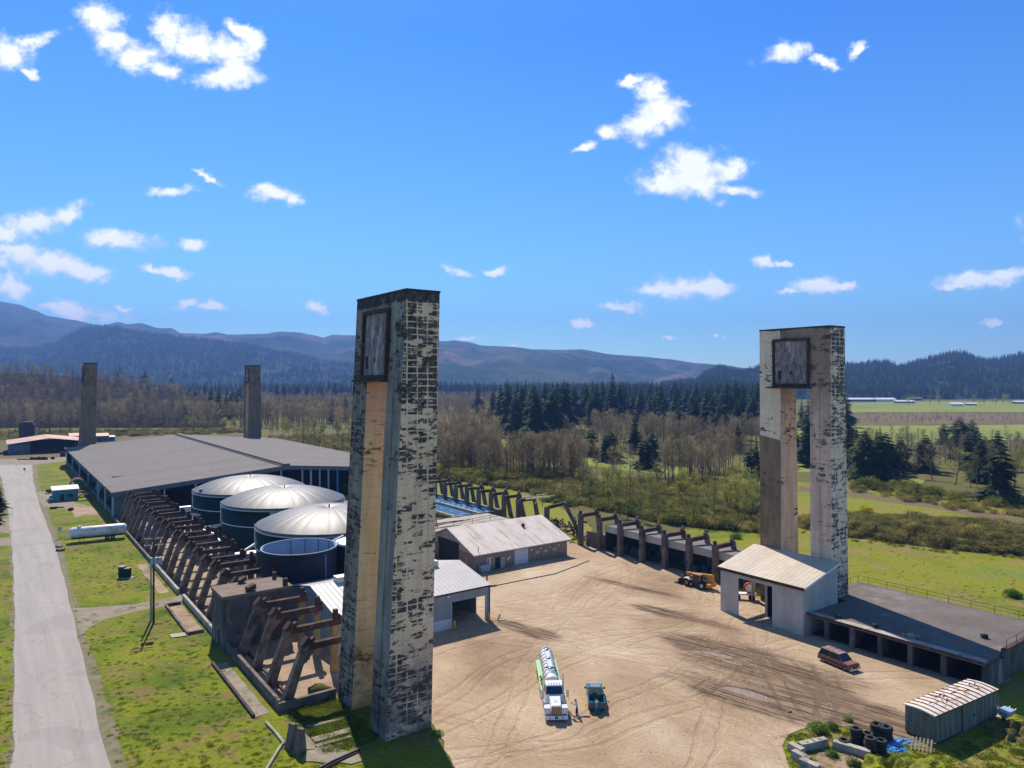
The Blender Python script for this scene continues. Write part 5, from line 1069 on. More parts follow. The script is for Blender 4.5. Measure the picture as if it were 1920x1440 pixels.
mb=MB(); mb.extr([(4.6,.15),(5.7,.1),(5.75,.2),(4.9,.3),(4.75,1.05),(4.6,1.1)],0,-1.1,1.1); mb.build('bucket',MT['black'],t)
for s in(-1,1):
    for y in(0,3.1):
        wheel(t,s*.95,y,.68,.5,MT['yellow'] if y else MT['white_metal'],s,'x')
    mb=MB(); mb.extr([(2.4,1.25),(2.7,1.52),(3.5,1.52),(3.8,1.25),(3.7,1.2),(3.45,1.45),(2.75,1.45),(2.5,1.2)],0,s*.95-.3,s*.95+.3); mb.build('mudguard',MT['white_metal'],t)
# --- long white gas tank on a trailer
t=thing('gas_tank_trailer','long white horizontal gas tank on a trailer in the grass beside the road','tank trailer',P(128,1018),math.atan2(162.4-158.1,-88.1+98.9)+R(9))
Lg=11.6; mb=MB(); mb.lathe([(0,-.05),(.6,.05),(1.0,.3),(1.2,.8),(1.2,Lg-.8),(1.0,Lg-.3),(.6,Lg-.05),(0,Lg)],32,axis='x',c=(0,0,2.15)); tk=mb.build('tank',MT['tank_white'],t)
mb=MB(); mb.lathe([(.45,0),(.45,.25),(0,.32)],16,c=(2.1,0,3.3)); mb.build('manway',MT['tank_white'],tk)
mb=MB(); mb.box(.6,Lg-.6,-.7,.7,.75,.93); mb.box(2.8,3.3,-.8,.8,.93,1.3); mb.box(8.6,9.1,-.8,.8,.93,1.3); mb.beam((-.9,0,.8),(.6,0,.85),.2,.15); mb.build('frame',MT['black'],t)
for x in(2.2,): 
    for s in(-.6,.6): mb=MB(); mb.tube((x,s,0),(x,s,.75),.08); mb.build('support_leg',MT['steel'],t)
for x in(7.6,8.7):
    for s in(-.95,.95): wheel(t,x,s,.48,.3,None,1 if s>0 else -1,'y')
# --- poles
def pole(label,p,h,mat,arms):
    t=thing('utility_pole',label,'utility pole',p,R(20)); mb=MB(); mb.tube((0,0,0),(0,0,h),.17,.11,n=10); po=mb.build('shaft',mat,t)
    if arms:
        for z in(h-.3,h-1.3): mb=MB(); mb.beam((-1.3,0,z),(1.3,0,z),.12,.14); ar=mb.build('crossarm',MT['plank'],t); mb=MB(); [mb.lathe([(.05,0),(.07,.1),(.03,.2)],8,c=(x,0,z+.06)) for x in(-1.2,-.6,.6,1.2)]; mb.build('insulator',MT['white_metal'],ar)
        mb=MB()
        for x in(-.15,.45,.95): mb.tube((x,-.5,h-4.0),(x,-.5,h-3.0),.25,n=12)
        mb.box(-.4,1.2,-.25,-.15,h-3.4,h-3.2); mb.build('transformer',MT['tank_in'],t)
    else: mb=MB(); mb.box(-.2,.2,-.1,.1,h,h+.25); mb.build('cap',MT['plank'],t)
pole('dark tall utility pole with crossarms and grey transformers on the lawn',P(288,1168),12.9,MT['rust_timber'],True)
pole('shorter pale utility pole standing against the dark one on the lawn',P(283,1164),9.3,MT['pale_conc'],False)
def sign(name,label,p,h,mat,w=.6):
    t=thing(name,label,'sign',p,R(10)); mb=MB(); mb.tube((0,0,0),(0,0,h),.05,n=6); mb.build('post',MT['steel'],t); mb=MB(); mb.box(-w/2,w/2,-.07,-.051,h-w*1.1,h); mb.build('board',mat,t)
sign('road_sign','small pale blue sign on a post beside the road by the long white tank',P(112,1009),2.6,MT['tank_in'],.85)
sign('road_sign','small green sign at the road junction near the barn',P(46,890),2.6,MT['teal_wall'],.8)
t=thing('utility_cabinet','pair of joined dark green utility cabinets on a slab in the lawn','cabinet',P(234,1083),R(-3))
mb=MB(); mb.box(-.95,0,-.5,.6,0,2.0); mb.box(0.003,.95,-.45,.5,0,1.7); mb.build('cabinet_box',MT['teal_wall'] if False else MT['tank'],t); mb=MB(); mb.box(-1,.0,-.55,.65,2.003,2.1); mb.box(0.003,1,-.5,.55,1.703,1.8); mb.build('lid',MT['pale_conc'],t); mb=MB(); mb.box(-1.2,1.6,-.7,.8,0,.1); mb.build('base_slab',MT['pale_conc'],t)
# tyre stacks
def tyre_proto(r,w):
    mb=MB(); s=[(r*.52,0),(r*.9,0),(r,w*.18),(r*.985,w*.5),(r,w*.82),(r*.9,w),(r*.52,w),(r*.60,w*.5),(r*.52,0)]
    mb.lathe(s,24,wob=lambda rr,z,a:(rr+(.025 if rr>r*.95 and int(a*24/math.pi)%2 else 0),z)); return mb
small=tyre_proto(.56,.42); big=tyre_proto(.70,.48)
stacks=[(1605,1397,4,'s','in the tall tyre stack nearest the dirt'),(1632,1415,4,'s','in the front middle tyre stack'),(1583,1402,2,'s','in the short tyre stack by the long concrete block'),(1651,1411,3,'s','in the right front tyre stack'),(1626,1397,3,'s','in the half hidden rear tyre stack'),(1646,1384,3,'b','in the widest tyre stack'),(1660,1388,3,'b','in the wide tyre stack nearest the boxcar')]
pos_=['bottom','second','third','top']; protoT={}
for x,y,n,kd,l in stacks:
    g=P(x,y); z=0
    for i in range(n):
        w=.42 if kd=='s' else .48
        if kd not in protoT: o=(small if kd=='s' else big).build('tyre',MT['rubber']); protoT[kd]=o
        else: o=protoT[kd].copy(); COL.objects.link(o)
        o.location=(g.x+rnd.uniform(-.06,.06),g.y+rnd.uniform(-.06,.06),z); o.rotation_euler=(0,0,rnd.random()*6); z+=w+.004
        tag(o,('bottom' if i==0 else 'top' if i==n-1 else ORD[i])+' worn black tyre '+l,'tyre','stacked old tyres')
# concrete blocks
for i,(x,y,L,an,l) in enumerate(((1513,1405,1.75,18,'left pale concrete block of the pair behind the kerb row'),(1536,1400,1.75,18,'right pale concrete block of the pair behind the kerb row'),(1597,1412,3.4,-38,'long pale concrete block in front of the tyre stacks'),(1493,1412,1.6,-62,'first concrete block of the row at the yard edge'),(1503,1428,1.9,-58,'second concrete block of the row at the yard edge'),(1518,1443,1.9,-52,'third concrete block of the row, at the bottom edge'),(1638,1404,1.2,15,'small concrete block between tyre stacks and blue tarpaulin'))):
    mb=MB(); h=.75 if i!=6 else .3; e=.05
    mb.hexa([(-L/2,-.38,0),(L/2,-.38,0),(L/2,.38,0),(-L/2,.38,0)],[(-L/2+e,-.38+e,h),(L/2-e,-.38+e,h),(L/2-e,.38-e,h),(-L/2+e,.38-e,h)]); mb.box(-.1,.1,-.08,.08,h,h+.07) if i<2 else None
    o=mb.build('concrete_block',MT['pale_conc']); o.location=P(x,y); o.rotation_euler=(0,0,R(an)); tag(o,l,'concrete block','concrete blocks round the weedy corner')
def crumple(name,label,cat,p,w,d,h,mat,seed,n=14,sc=1.2):
    mb=MB(); vs=[];
    for i in range(n+1):
        for j in range(n+1):
            u,v=i/n-.5,j/n-.5; e=max(0,1-4*max(u*u,v*v)**1); q=mn.noise(Vector((u*5*sc,v*5*sc,seed)))
            vs.append((u*w*(1+q*.3),v*d*(1+q*.2),max(0.02,h*e*(.55+q*1.1))))
    mb.add(vs,[(i*(n+1)+j,(i+1)*(n+1)+j,(i+1)*(n+1)+j+1,i*(n+1)+j+1) for i in range(n) for j in range(n)]); o=mb.build(name,mat); o.location=p; return tag(o,label,cat)
crumple('tarpaulin','crumpled bright blue tarpaulin on the ground between tyres and boxcar','tarpaulin',P(1668,1404),3.0,1.4,.5,MT['tarp'],1)
crumple('tarpaulin','thin blue tarpaulin strip reaching towards the boxcar corner','tarpaulin',P(1682,1390),3.2,1.3,.25,MT['tarp'],5)
t=thing('leaning_pallet','pale wooden pallet slats leaning at the boxcar corner','pallet',P(1707,1402),R(-25))
mb=MB()
for i in range(6): mb.beam((i*.33,-.5,.03),(i*.33+.25,.55,.95),.16,.04)
mb.build('slat',MT['plank'],t); mb=MB(); mb.beam((-.1,-.1,.3),(2.1,-.1,.3),.1,.1); mb.beam((0,.35,.7),(2.2,.35,.7),.1,.1); mb.build('bearer',MT['plank'],t)
t=thing('handcart','small white and grey handcart beyond the far end of the boxcar','handcart',P(1886,1350),R(30))
mb=MB(); mb.hexa([(-.6,-.4,.5),(.6,-.4,.5),(.6,.4,.5),(-.6,.4,.5)],[(-.9,-.55,1.1),(.9,-.55,1.1),(.9,.55,1.1),(-.9,.55,1.1)]); mb.build('tub',MT['tank_in'],t)
wheel(t,-.4,0,.3,.2,ax='y'); mb=MB(); mb.beam((.5,.3,.5),(1.5,.3,1.0),.06,.06); mb.beam((.5,-.3,.5),(1.5,-.3,1.0),.06,.06); mb.build('handle',MT['white_metal'],t)
crumple('weed_mound','dry grassy earth mound below the tyre stacks in the corner','mound',P(1700,1455),7.5,5,1.6,MT['meadow'],9,24)
crumple('weed_mound','low earth mound at the right end of the boxcar','mound',P(1900,1375),5,4,1.0,MT['rough'],4,16)
sheet('mud_pan',px([(1535,1412),(1600,1416),(1640,1440),(1600,1480),(1520,1460)]),.05,MT['slab'],.3,1)
# ---------------- people
def skinned(name,mat,parent,chains,sub=1):
    """chains: list of [(point, radius)...]; every chain starts on an existing point"""
    vs=[];rs=[];es=[];idx={}
    for ch in chains:
        prev=None
        for p,r in ch:
            k=tuple(round(c,4) for c in p)
            if k not in idx: idx[k]=len(vs); vs.append(p); rs.append(r)
            if prev is not None and prev!=idx[k]: es.append((prev,idx[k]))
            prev=idx[k]
    me=bpy.data.meshes.new(name); me.from_pydata(vs,es,[]); me.materials.append(mat)
    o=bpy.data.objects.new(name,me); COL.objects.link(o); o.parent=parent
    sk=o.modifiers.new('skin','SKIN'); sk.use_smooth_shade=True
    if not me.skin_vertices: me.attributes.new('skin_vertices','SKIN') if False else None
    for i,r in enumerate(rs):
        d=me.skin_vertices[0].data[i]; d.radius=(r,r) if not isinstance(r,tuple) else r; d.use_root=(i==0)
    ss=o.modifiers.new('sub','SUBSURF'); ss.levels=sub; ss.render_levels=sub
    return o
def person(label,loc,rz,J,shirt,pants,hair=True):
    t=thing('person',label,'person',loc,rz)
    def lerp(a,b,f): return tuple(a[i]+(b[i]-a[i])*f for i in range(3))
    hip,chest,neck,head=J['hip'],J['chest'],J['neck'],J['head']
    ch=[[(hip,(.15,.11)),(lerp(hip,chest,.5),(.13,.10)),(chest,(.17,.12)),(neck,.055),(lerp(neck,head,.5),.075),(head,.10),(lerp(neck,head,1.5),.07)]]
    def hand(w,d):
        d=Vector(d).normalized(); u=d.orthogonal().normalized(); res=[]; palm=tuple(Vector(w)+d*.07)
        res.append([(w,.028),(palm,(.04,.02))])
        for k,l in zip((-.03,-.01,.01,.03),(.06,.075,.07,.055)):
            a=Vector(palm)+u*k+d*.02; res.append([(palm,(.04,.02)),(tuple(a),.011),(tuple(a+d*l*.6),.009),(tuple(a+d*l+u.cross(d)*.02),.008)])
        a=Vector(w)+d*.03; res.append([(palm,(.04,.02)),(tuple(a+u*.05+d*.02),.012),(tuple(a+u*.065+d*.05),.009)])
        return res
    for s in('l','r'):
        sh,el,wr=J[s+'sh'],J[s+'el'],J[s+'wr']
        ch.append([(chest,(.17,.12)),(sh,.06),(el,.043),(wr,.028)]); ch+=hand(wr,Vector(wr)-Vector(el))
        kn,an,to=J[s+'kn'],J[s+'an'],J[s+'to']; hp=J[s+'hp']
        ch.append([(hip,(.15,.11)),(hp,.09),(kn,.06),(an,.04),(to,.035)])
    skinned('body',MT['skin'],t,ch)
    sc=[[(lerp(hip,chest,.05),(.17,.13)),(lerp(hip,chest,.5),(.155,.125)),(chest,(.22,.165)),(lerp(chest,neck,.7),.09)]]
    for s in('l','r'): sc.append([(chest,(.22,.165)),(J[s+'sh'],.095),(J[s+'el'],.072),(lerp(J[s+'el'],J[s+'wr'],.85),.045)])
    skinned('shirt',shirt,t,sc)
    pc=[[(hip,(.19,.15)),(lerp(hip,chest,.12),(.16,.125))]]
    for s in('l','r'): pc.append([(hip,(.19,.15)),(J[s+'hp'],.125),(J[s+'kn'],.09),(lerp(J[s+'kn'],J[s+'an'],.95),.07)])
    skinned('trousers',pants,t,pc)
    for s in('l','r'):
        mb=MB(); a=Vector(J[s+'an']); b=Vector(J[s+'to']); mb.beam(a+(a-b)*.3-Vector((0,0,.03)),b+(b-a)*.2-Vector((0,0,.0)),.1,.09); mb.build('shoe',MT['black'],t)
    hv=Vector(head); up=(hv-Vector(neck)).normalized(); f=Vector(J['face']).normalized(); sd=up.cross(f).normalized()
    mb=MB(); mb.lathe([(.0,.135),(.07,.12),(.11,.06),(.118,0),(.1,-.05)],12); hr=mb.build('hair',MT['hair'],t); hr.location=hv-f*.02+up*.015; hr.rotation_euler=up.to_track_quat('Z','Y').to_euler()
    mb=MB(); c=hv+f*.095
    mb.beam(c-up*.0,c+f*.03-up*.03,.025,.02); mb.beam(c+sd*.035+up*.015,c+sd*.035+up*.015+f*.012,.02,.012); mb.beam(c-sd*.035+up*.015,c-sd*.035+up*.015+f*.012,.02,.012); mb.beam(c-up*.055-sd*.025,c-up*.055+sd*.025,.012,.01)
    for s in(-1,1): mb.beam(hv+sd*s*.1-up*.02,hv+sd*s*.1+up*.03,.02,.03)
    mb.build('face_features',MT['skin'],t)
    return t
# person working at the lorry's open side: local +y = facing
J=dict(hip=(0,0,.93),chest=(0,.07,1.32),neck=(0,.10,1.50),head=(0,.15,1.64),face=(0,1,-.3),lhp=(-.1,0,.88),rhp=(.1,0,.88),lkn=(-.11,.08,.48),rkn=(.12,-.02,.47),lan=(-.11,.03,.08),ran=(.13,-.12,.08),lto=(-.12,.2,.04),rto=(.15,.05,.04),
 lsh=(-.2,.09,1.4),rsh=(.2,.09,1.4),lel=(-.24,.30,1.28),rel=(.24,.28,1.25),lwr=(-.18,.52,1.35),rwr=(.16,.5,1.32))
person('person in a lavender white shirt and dark trousers reaching towards the truck cab','_' and (7.0,76.5,.06),R(80),J,MT['shirt'],MT['pants'])
J2=dict(hip=(0,0,.95),chest=(0,.42,1.22),neck=(0,.60,1.26),head=(0,.75,1.27),face=(0,.6,-.8),lhp=(-.1,0,.9),rhp=(.1,0,.9),lkn=(-.12,.05,.48),rkn=(.12,.05,.48),lan=(-.14,-.02,.08),ran=(.14,-.04,.08),lto=(-.15,.16,.04),rto=(.15,.14,.04),
 lsh=(-.2,.48,1.22),rsh=(.2,.48,1.22),lel=(-.25,.62,1.1),rel=(.25,.62,1.1),lwr=(-.15,.85,.98),rwr=(.15,.85,.98))
person('person in teal overalls bending over the tailgate of the dark teal pickup','_' and (9.2,76.75,.06),R(-3),J2,MT['teal_cloth'],MT['teal_cloth'])
t=thing('dropped_hose','short red and blue coupling hose lying on the dirt beside the standing person','hose',P(1094,1346),R(5))
mb=MB(); mb.tube((-.5,0,.1),(0,.1,.12),.09); mb.build('blue_end',MT['tarp'],t); mb=MB(); mb.tube((.05,.1,.12),(.7,0,.1),.1); mb.build('red_end',MT['red'],t)
mb=MB(); mb.tube((-.6,.3,.07),(-.9,1.3,.07),.03); o=mb.build('wooden_stick',MT['plank']); o.location=P(1092,1342); tag(o,'thin stick lying behind the standing person','stick')
# odds and ends by the barn yard
for i,(x,y,w,h,mt,l) in enumerate(((73,862,8,1.6,'steel_rust','long brown stack of timber on the grass in front of the barn'),(51,862,9,.5,'rust_timber','thin pole pile left of the timber stack before the barn'),(99,861,1.6,1.2,'black','dark drum right of the timber stack before the barn'),(118,856,2.2,2.4,'black','dark pile at the far left corner of the long hall'),(5,852,5,1.2,'steel_rust','brown scrap heap left of the barn'),(100,954,1.6,.7,'black','black crate in the grass in front of the teal shed'),(112,952,2.4,.4,'black','dark board in the grass right of the black crate'),(133,957,1.1,.9,'black','dark box at the corner of the concrete pad'),(111,1026,1.2,.5,'pale_conc','small block by the drawbar of the long white tank'),(113,1033,1.4,.5,'black','small dark block at the road edge by the long white tank'),(228,815,9,3,'rust_timber','dark machinery heap beyond the back of the long hall'))):
    mb=MB()
    for k in range(7): 
        s=rnd.uniform(.3,.5); x0=(k/7-.5)*w; mb.box(x0,x0+w/7-.03,-s*1.2,s*1.2,0,h*rnd.uniform(.6,1))
    o=mb.build('yard_clutter',MT[mt]); o.location=P(x,y); tag(o,l,'clutter')
# ================================================================ VEGETATION
rv=random.Random(42)
def inpoly(x,y,p):
    c=False; n=len(p); j=n-1
    for i in range(n):
        if (p[i][1]>y)!=(p[j][1]>y) and x<(p[j][0]-p[i][0])*(y-p[i][1])/(p[j][1]-p[i][1])+p[i][0]: c=not c
        j=i
    return c
def scat(poly,n,r=rv,avoid=()):
    xs=[q[0] for q in poly]; ys=[q[1] for q in poly]; out=[]
    k=0
    while len(out)<n and k<n*60:
        k+=1; x=r.uniform(min(xs),max(xs)); y=r.uniform(min(ys),max(ys))
        if inpoly(x,y,poly) and not any(inpoly(x,y,a) for a in avoid): out.append((x,y))
    return out
def rv_dir(r): 
    a=r.uniform(0,2*math.pi); return Vector((math.cos(a),math.sin(a),0))
def conifer_mesh(seed,H=20.0,near=False,spread=.17):
    r=random.Random(seed); tr=MB(); tr.tube((0,0,0),(0,0,H*.97),H*.016,.03,n=6)
    cr=MB(); nl=int(H*1.9)
    for i in range(nl):
        f=i/nl; z=H*(.08+.91*f)+r.uniform(-.2,.2); R0=H*spread*((1-f)**(.8 if spread<.3 else .55))*r.uniform(.62,1.28)*(1+.22*math.sin(f*9+seed))*(1-.5*max(0,.12-f)/.12)+.15
        nb=int(6+9*(1-f)); a0=r.random()*6
        for b in range(nb):
            a=a0+2*math.pi*b/nb+r.uniform(-.25,.25); L=R0*r.uniform(.65,1.15)
            if r.random()<.14: continue
            d=Vector((math.cos(a),math.sin(a),0)); s=Vector((-d.y,d.x,0))
            up=.12-.22*(1-f)
            p0=Vector((0,0,z)); p1=p0+d*L*.55+Vector((0,0,L*up*.3)); p2=p0+d*L+Vector((0,0,L*(up-.18)))
            w=L*.20+.10
            cr.add([p0+Vector((0,0,.15)),p1-s*w+Vector((0,0,-.12*L)),p1+Vector((0,0,.10)),p1+s*w+Vector((0,0,-.12*L)),p2],[(0,1,2),(0,2,3),(1,4,2),(2,4,3)])
            for e in range(3):
                t=r.uniform(.35,.95); q=p0+(p2-p0)*t; k=s*r.choice((-1,1))*w*r.uniform(.9,1.7)+d*.3*w
                cr.add([q-d*.18*w+Vector((0,0,.05)),q+k+Vector((0,0,-.30*w-.1)),q+d*.45*w],[(0,1,2)])
    return tr,cr
def bare_mesh(seed,H=16.0,leaf=False):
    r=random.Random(seed); tr=MB(); cr=MB(); lf=MB()
    p=Vector((0,0,0)); pts=[p]; 
    for i in range(6): p=p+Vector((r.uniform(-.35,.35),r.uniform(-.35,.35),H*.155)); pts.append(p)
    for i in range(6): tr.tube(pts[i],pts[i+1],.19*(1-i/6.6),.19*(1-(i+1)/6.6),n=6,cap=False)
    def at(f): k=min(5,int(f*6)); return pts[k]+(pts[k+1]-pts[k])*(f*6-k)
    for i in range(20):
        f=r.uniform(.28,.98); p0=at(f); L=H*(.30*(1-f)+.10)*r.uniform(.8,1.25); d=(rv_dir(r)*r.uniform(.5,.95)+Vector((0,0,r.uniform(.6,1.1)))).normalized()
        p1=p0+d*L*.5+Vector((0,0,.05*L)); p2=p1+(d+Vector((r.uniform(-.3,.3),r.uniform(-.3,.3),.35))).normalized()*L*.55
        tr.tube(p0,p1,.06,.04,n=4,cap=False); tr.tube(p1,p2,.04,.02,n=4,cap=False)
        for j in range(8):
            g=r.uniform(.2,1); q=p0+(p1-p0)*g*2 if g<.5 else p1+(p2-p1)*(g*2-1)
            dd=(d*.5+Vector((r.uniform(-1,1),r.uniform(-1,1),r.uniform(-.1,.9)))).normalized(); l2=r.uniform(.9,1.9)*(.6+.5*(1-f))
            q2=q+dd*l2; s=dd.orthogonal().normalized()*.028
            cr.add([q-s,q+s,q2+s*.4,q2-s*.4],[(0,1,2,3)])
            for k in range(6):
                h=r.uniform(.25,1); w=q+dd*l2*h; e=(dd+Vector((r.uniform(-1,1),r.uniform(-1,1),r.uniform(-.3,.9)))).normalized()*r.uniform(.4,.95); s2=e.orthogonal().normalized()*.022
                cr.add([w-s2,w+s2,w+e],[(0,1,2)])
                if leaf and r.random()<.85:
                    c=w+e*r.uniform(.4,1); u=Vector((r.uniform(-1,1),r.uniform(-1,1),r.uniform(-1,1))).normalized()*.13; v=u.orthogonal().normalized()*.11
                    cr.add([c-u,c-v,c+u,c+v],[(0,1,2,3)])
    return tr,cr
def shrub_mesh(seed,n=900,W_=1.6,H=2.0,twigs=True):
    r=random.Random(seed); mb=MB()
    lobes=[(Vector((r.uniform(-.6,.6)*W_,r.uniform(-.6,.6)*W_,H*r.uniform(.3,.62))),r.uniform(.4,.75)*W_) for _ in range(7)]
    for i in range(n):
        c,rr=r.choice(lobes); d=Vector((r.gauss(0,1),r.gauss(0,1),r.gauss(0,1))).normalized()
        p=c+Vector((d.x*rr,d.y*rr,d.z*rr*.75))*r.uniform(.7,1.12)
        if p.z<.02: p.z=r.uniform(.02,.3)
        u=Vector((r.uniform(-1,1),r.uniform(-1,1),r.uniform(-1,1))).normalized()*r.uniform(.07,.17); v=u.orthogonal().normalized()*r.uniform(.05,.12)
        mb.add([p-u,p-v,p+u,p+v],[(0,1,2,3)])
    if twigs:
        for i in range(60):
            c,rr=r.choice(lobes); d=Vector((r.gauss(0,1),r.gauss(0,1),abs(r.gauss(0,1))+.3)).normalized(); p=c+d*rr*.5; q=p+d*rr*r.uniform(.6,1); s=d.orthogonal().normalized()*.02
            mb.add([p-s,p+s,q],[(0,1,2)])
    return mb
def tuft_mesh(seed):
    r=random.Random(seed); mb=MB()
    for i in range(70):
        a=r.uniform(0,6.3); R0=r.random()**.6*.8; x,y=math.cos(a)*R0,math.sin(a)*R0; h=r.uniform(.12,.42)*(1.1-R0*.7); d=rv_dir(r)*.06
        mb.add([(x-d.x,y-d.y,0),(x+d.x,y+d.y,0),(x+r.uniform(-.15,.15),y+r.uniform(-.15,.15),h)],[(0,1,2)])
    return mb
PROT={}
def proto_tree(key,name,tr,cr,m_tr,m_cr):
    """mesh data shared by all trees of one habit"""
    a=tr.build('trunk',m_tr); b=cr.build('crown',m_cr); PROT[key]=(name,a.data,b.data); bpy.data.objects.remove(a); bpy.data.objects.remove(b)
for i in range(3): proto_tree('fir%d'%i,'fir_tree',*conifer_mesh(i,20,spread=(.17,.20,.145)[i]),MT['bark'],MT['needle'])
for i in range(2): proto_tree('wide%d'%i,'spruce_tree',*conifer_mesh(20+i,14,spread=.36),MT['bark'],MT['needle_near'])
for i in range(3): proto_tree('bare%d'%i,'bare_alder',*bare_mesh(50+i),MT['bark'],MT['twig'])
for i in range(3): proto_tree('bud%d'%i,'budding_tree',*bare_mesh(70+i,leaf=True),MT['bark'],MT['twig_olive'])
FIRST={}
def tree(key,p,h,label,group,cat='tree',wid=1.0):
    name,md,cd=PROT[key]; base={'f':20.,'w':14.,'b':16.}[key[0]]
    t=bpy.data.objects.new(name,None); COL.objects.link(t); t.location=p; s=h/base; t.scale=(s*wid,s*wid,s); t.rotation_euler=(0,0,rv.random()*6.28); t.empty_display_size=.5
    for nm,d in(('trunk',md),('crown',cd)):
        o=bpy.data.objects.new(nm,d); COL.objects.link(o); o.parent=t; FIRST.setdefault((key,nm),o)
    return tag(t,label,cat,group)
def hgt(px_,by,ty): d=CH*FPX/(by-HZ); return (by-ty)*d/FPX
# ---- named conifers that stand alone in the picture
solo=[('fir1',931,818,764,'lone dark fir left of the central fir stand above the bare wood',1.3),('fir0',1190,850,768,'tall dark fir standing alone in the bare wood right of centre',1.25),('wide0',1268,842,806,'small rounded spruce in the middle of the bare wood',1),('fir1',1383,848,792,'fir at the left edge of the slotted tower beside the green field',1.5),
('wide1',1335,818,742,'broad tall fir before the green field left of the slotted tower',1.0),('fir2',623,793,742,'dark fir just left of the near tower above the grey roof, taller of two',1.4),('fir2',648,790,738,'dark fir touching the near tower outline above the grey roof',1.4),('wide0',503,767,748,'small dark spruce right of the second distant tower',1),('wide1',563,768,752,'small dark spruce midway between the second distant tower and the near tower',1),
('wide1',1838,905,818,'very wide dark spruce right of centre in the meadow edge group',.95),('wide0',1876,945,832,'wide dark spruce standing nearest the meadow on the right',1.05),('wide1',1800,832,780,'rounded dark spruce clump on the green field, highest of the right group',1.5),('wide0',1770,834,792,'smaller dark spruce at the left of the clump on the green field',1.2),('wide0',1822,832,785,'dark spruce at the right of the clump on the green field',1.2),
('fir0',1148,800,696,'tallest fir rising above the central fir belt',1.2),('fir1',60,742,686,'tall dark fir on the brown knoll left of the distant left tower',1.5),('fir0',225,752,684,'tall dark fir right of the distant left tower',1.6),('fir0',216,752,690,'second tall dark fir right of the distant left tower',1.5),('fir1',272,762,692,'tall dark fir in the gap between the distant towers',1.9),('fir1',321,765,705,'dark fir left of the firs before the second distant tower',1.8),('wide0',318,752,716,'spreading dark fir between the distant towers',1.0)]
for k,x,b,tp,l,w in solo: tree(k,P(x,b),hgt(x,b,tp),l,None,'tree',w)
def grove(keys,poly,n,hr,label,group,wid=(.9,1.2),avoid=(),seed=1,hf=None):
    r=random.Random(seed)
    for x,y in scat(poly,n,r,avoid):
        p=P(x,y); tree(r.choice(keys),p,r.uniform(*hr) if hf is None else hf(x,y)*r.uniform(.85,1.12),label,group,'tree',r.uniform(*wid))
F=['fir0','fir1','fir2']
grove(F,[(895,775),(1150,772),(1150,800),(1060,812),(1000,835),(920,822),(890,795)],70,(24,40),'tall dark fir within the central fir stand behind the bare wood','firs of the central stand',(1.4,2.1),seed=3)
grove(F,[(1150,772),(1440,775),(1440,812),(1380,818),(1300,806),(1150,796)],64,(22,40),'tall dark fir in the belt between the central stand and the slotted tower','firs of the right belt',(1.4,2.1),seed=4)
grove(F,[(1250,800),(1430,810),(1430,838),(1290,828)],12,(22,30),'lower fir in front of the right fir belt','front firs of the right belt',(1.3,1.8),seed=14)
grove(F,[(300,755),(480,752),(475,782),(420,790),(330,780)],34,(26,34),'dark fir in the group left of the second distant tower','firs left of the second distant tower',(1.2,1.7),seed=5)
grove(F,[(500,740),(660,740),(660,757),(520,757)],36,(30,38),'dark fir in the row between the second distant tower and the near tower','firs right of the second distant tower',(1.3,1.9),seed=6)
grove(F,[(822,738),(900,738),(890,748),(822,750)],14,(38,48),'dark fir just right of the near tower below the mountains','firs right of the near tower',(1.3,1.9),seed=7)
grove(F,[(1445,800),(1590,800),(1590,880),(1440,872)],24,(20,28),'dark fir seen through the open slot of the tower','firs behind the slotted tower',(1.3,1.7),seed=15)
grove(['wide0','wide1','fir1'],[(1592,862),(1700,860),(1745,868),(1740,885),(1680,900),(1592,905)],17,(13,19),'dark spruce in the thicket directly right of the slotted tower','spruces right of the slotted tower',(.8,1.15),seed=8)
grove(['wide0','wide1'],[(1745,858),(1830,862),(1930,870),(1930,890),(1800,885)],7,(12,17),'dark spruce among bare trees at the right edge','spruces at the right edge',(.8,1.1),seed=9)
grove(F,[(0,738),(75,741),(70,748),(0,745)],9,(24,32),'dark fir in the small group on the brown knoll at the left edge','firs on the knoll',(1.3,1.8),seed=10)
grove(['wide0','fir1'],[(850,800),(1400,860),(1420,900),(1000,860),(850,830)],10,(11,16),'small dark fir scattered through the bare wood','scattered small firs',(1,1.3),seed=11)
CLR=[[(930,794),(1110,792),(1115,838),(930,838)],[(930,824),(1050,830),(1060,880),(940,876)],[(1085,848),(1240,870),(1240,925),(1090,905)],[(1360,885),(1430,890),(1430,925),(1360,915)],[(1240,870),(1295,875),(1295,900),(1240,900)]]
B=['bare0','bare1','bare2']; U=['bud0','bud1','bud2']
grove(B,[(822,838),(930,840),(1090,875),(1330,900),(1330,915),(1100,930),(1000,915),(822,892)],88,(13,18),'tall bare brown alder in the wood behind the yard frames','bare alders behind the yard',(.8,1.1),CLR,seed=21)
grove(U,[(1000,920),(1120,935),(1340,925),(1430,930),(1430,985),(1390,1000),(1250,985),(1110,965),(1010,935)],52,(7,12),'low budding tree in the olive scrub behind the yard frames','budding trees in the scrub',(1.0,1.5),seed=22)
grove(B,[(0,806),(200,806),(300,796),(640,790),(655,800),(480,806),(320,806),(150,822),(0,824)],80,(17,21),'tall bare alder in the dense row beyond the long hall','bare alders beyond the hall',(.9,1.2),seed=23)
grove(U,[(320,806),(460,804),(460,812),(350,812)],11,(9,12),'round pale olive willow at the wood edge left of the second distant tower','pale willows at the wood edge',(1.4,1.9),seed=24)
grove(U,[(500,815),(660,808),(658,862),(600,850),(540,830)],28,(8,14),'olive budding tree between the long hall roof and the near tower','budding trees behind the hall',(1.1,1.5),seed=25)
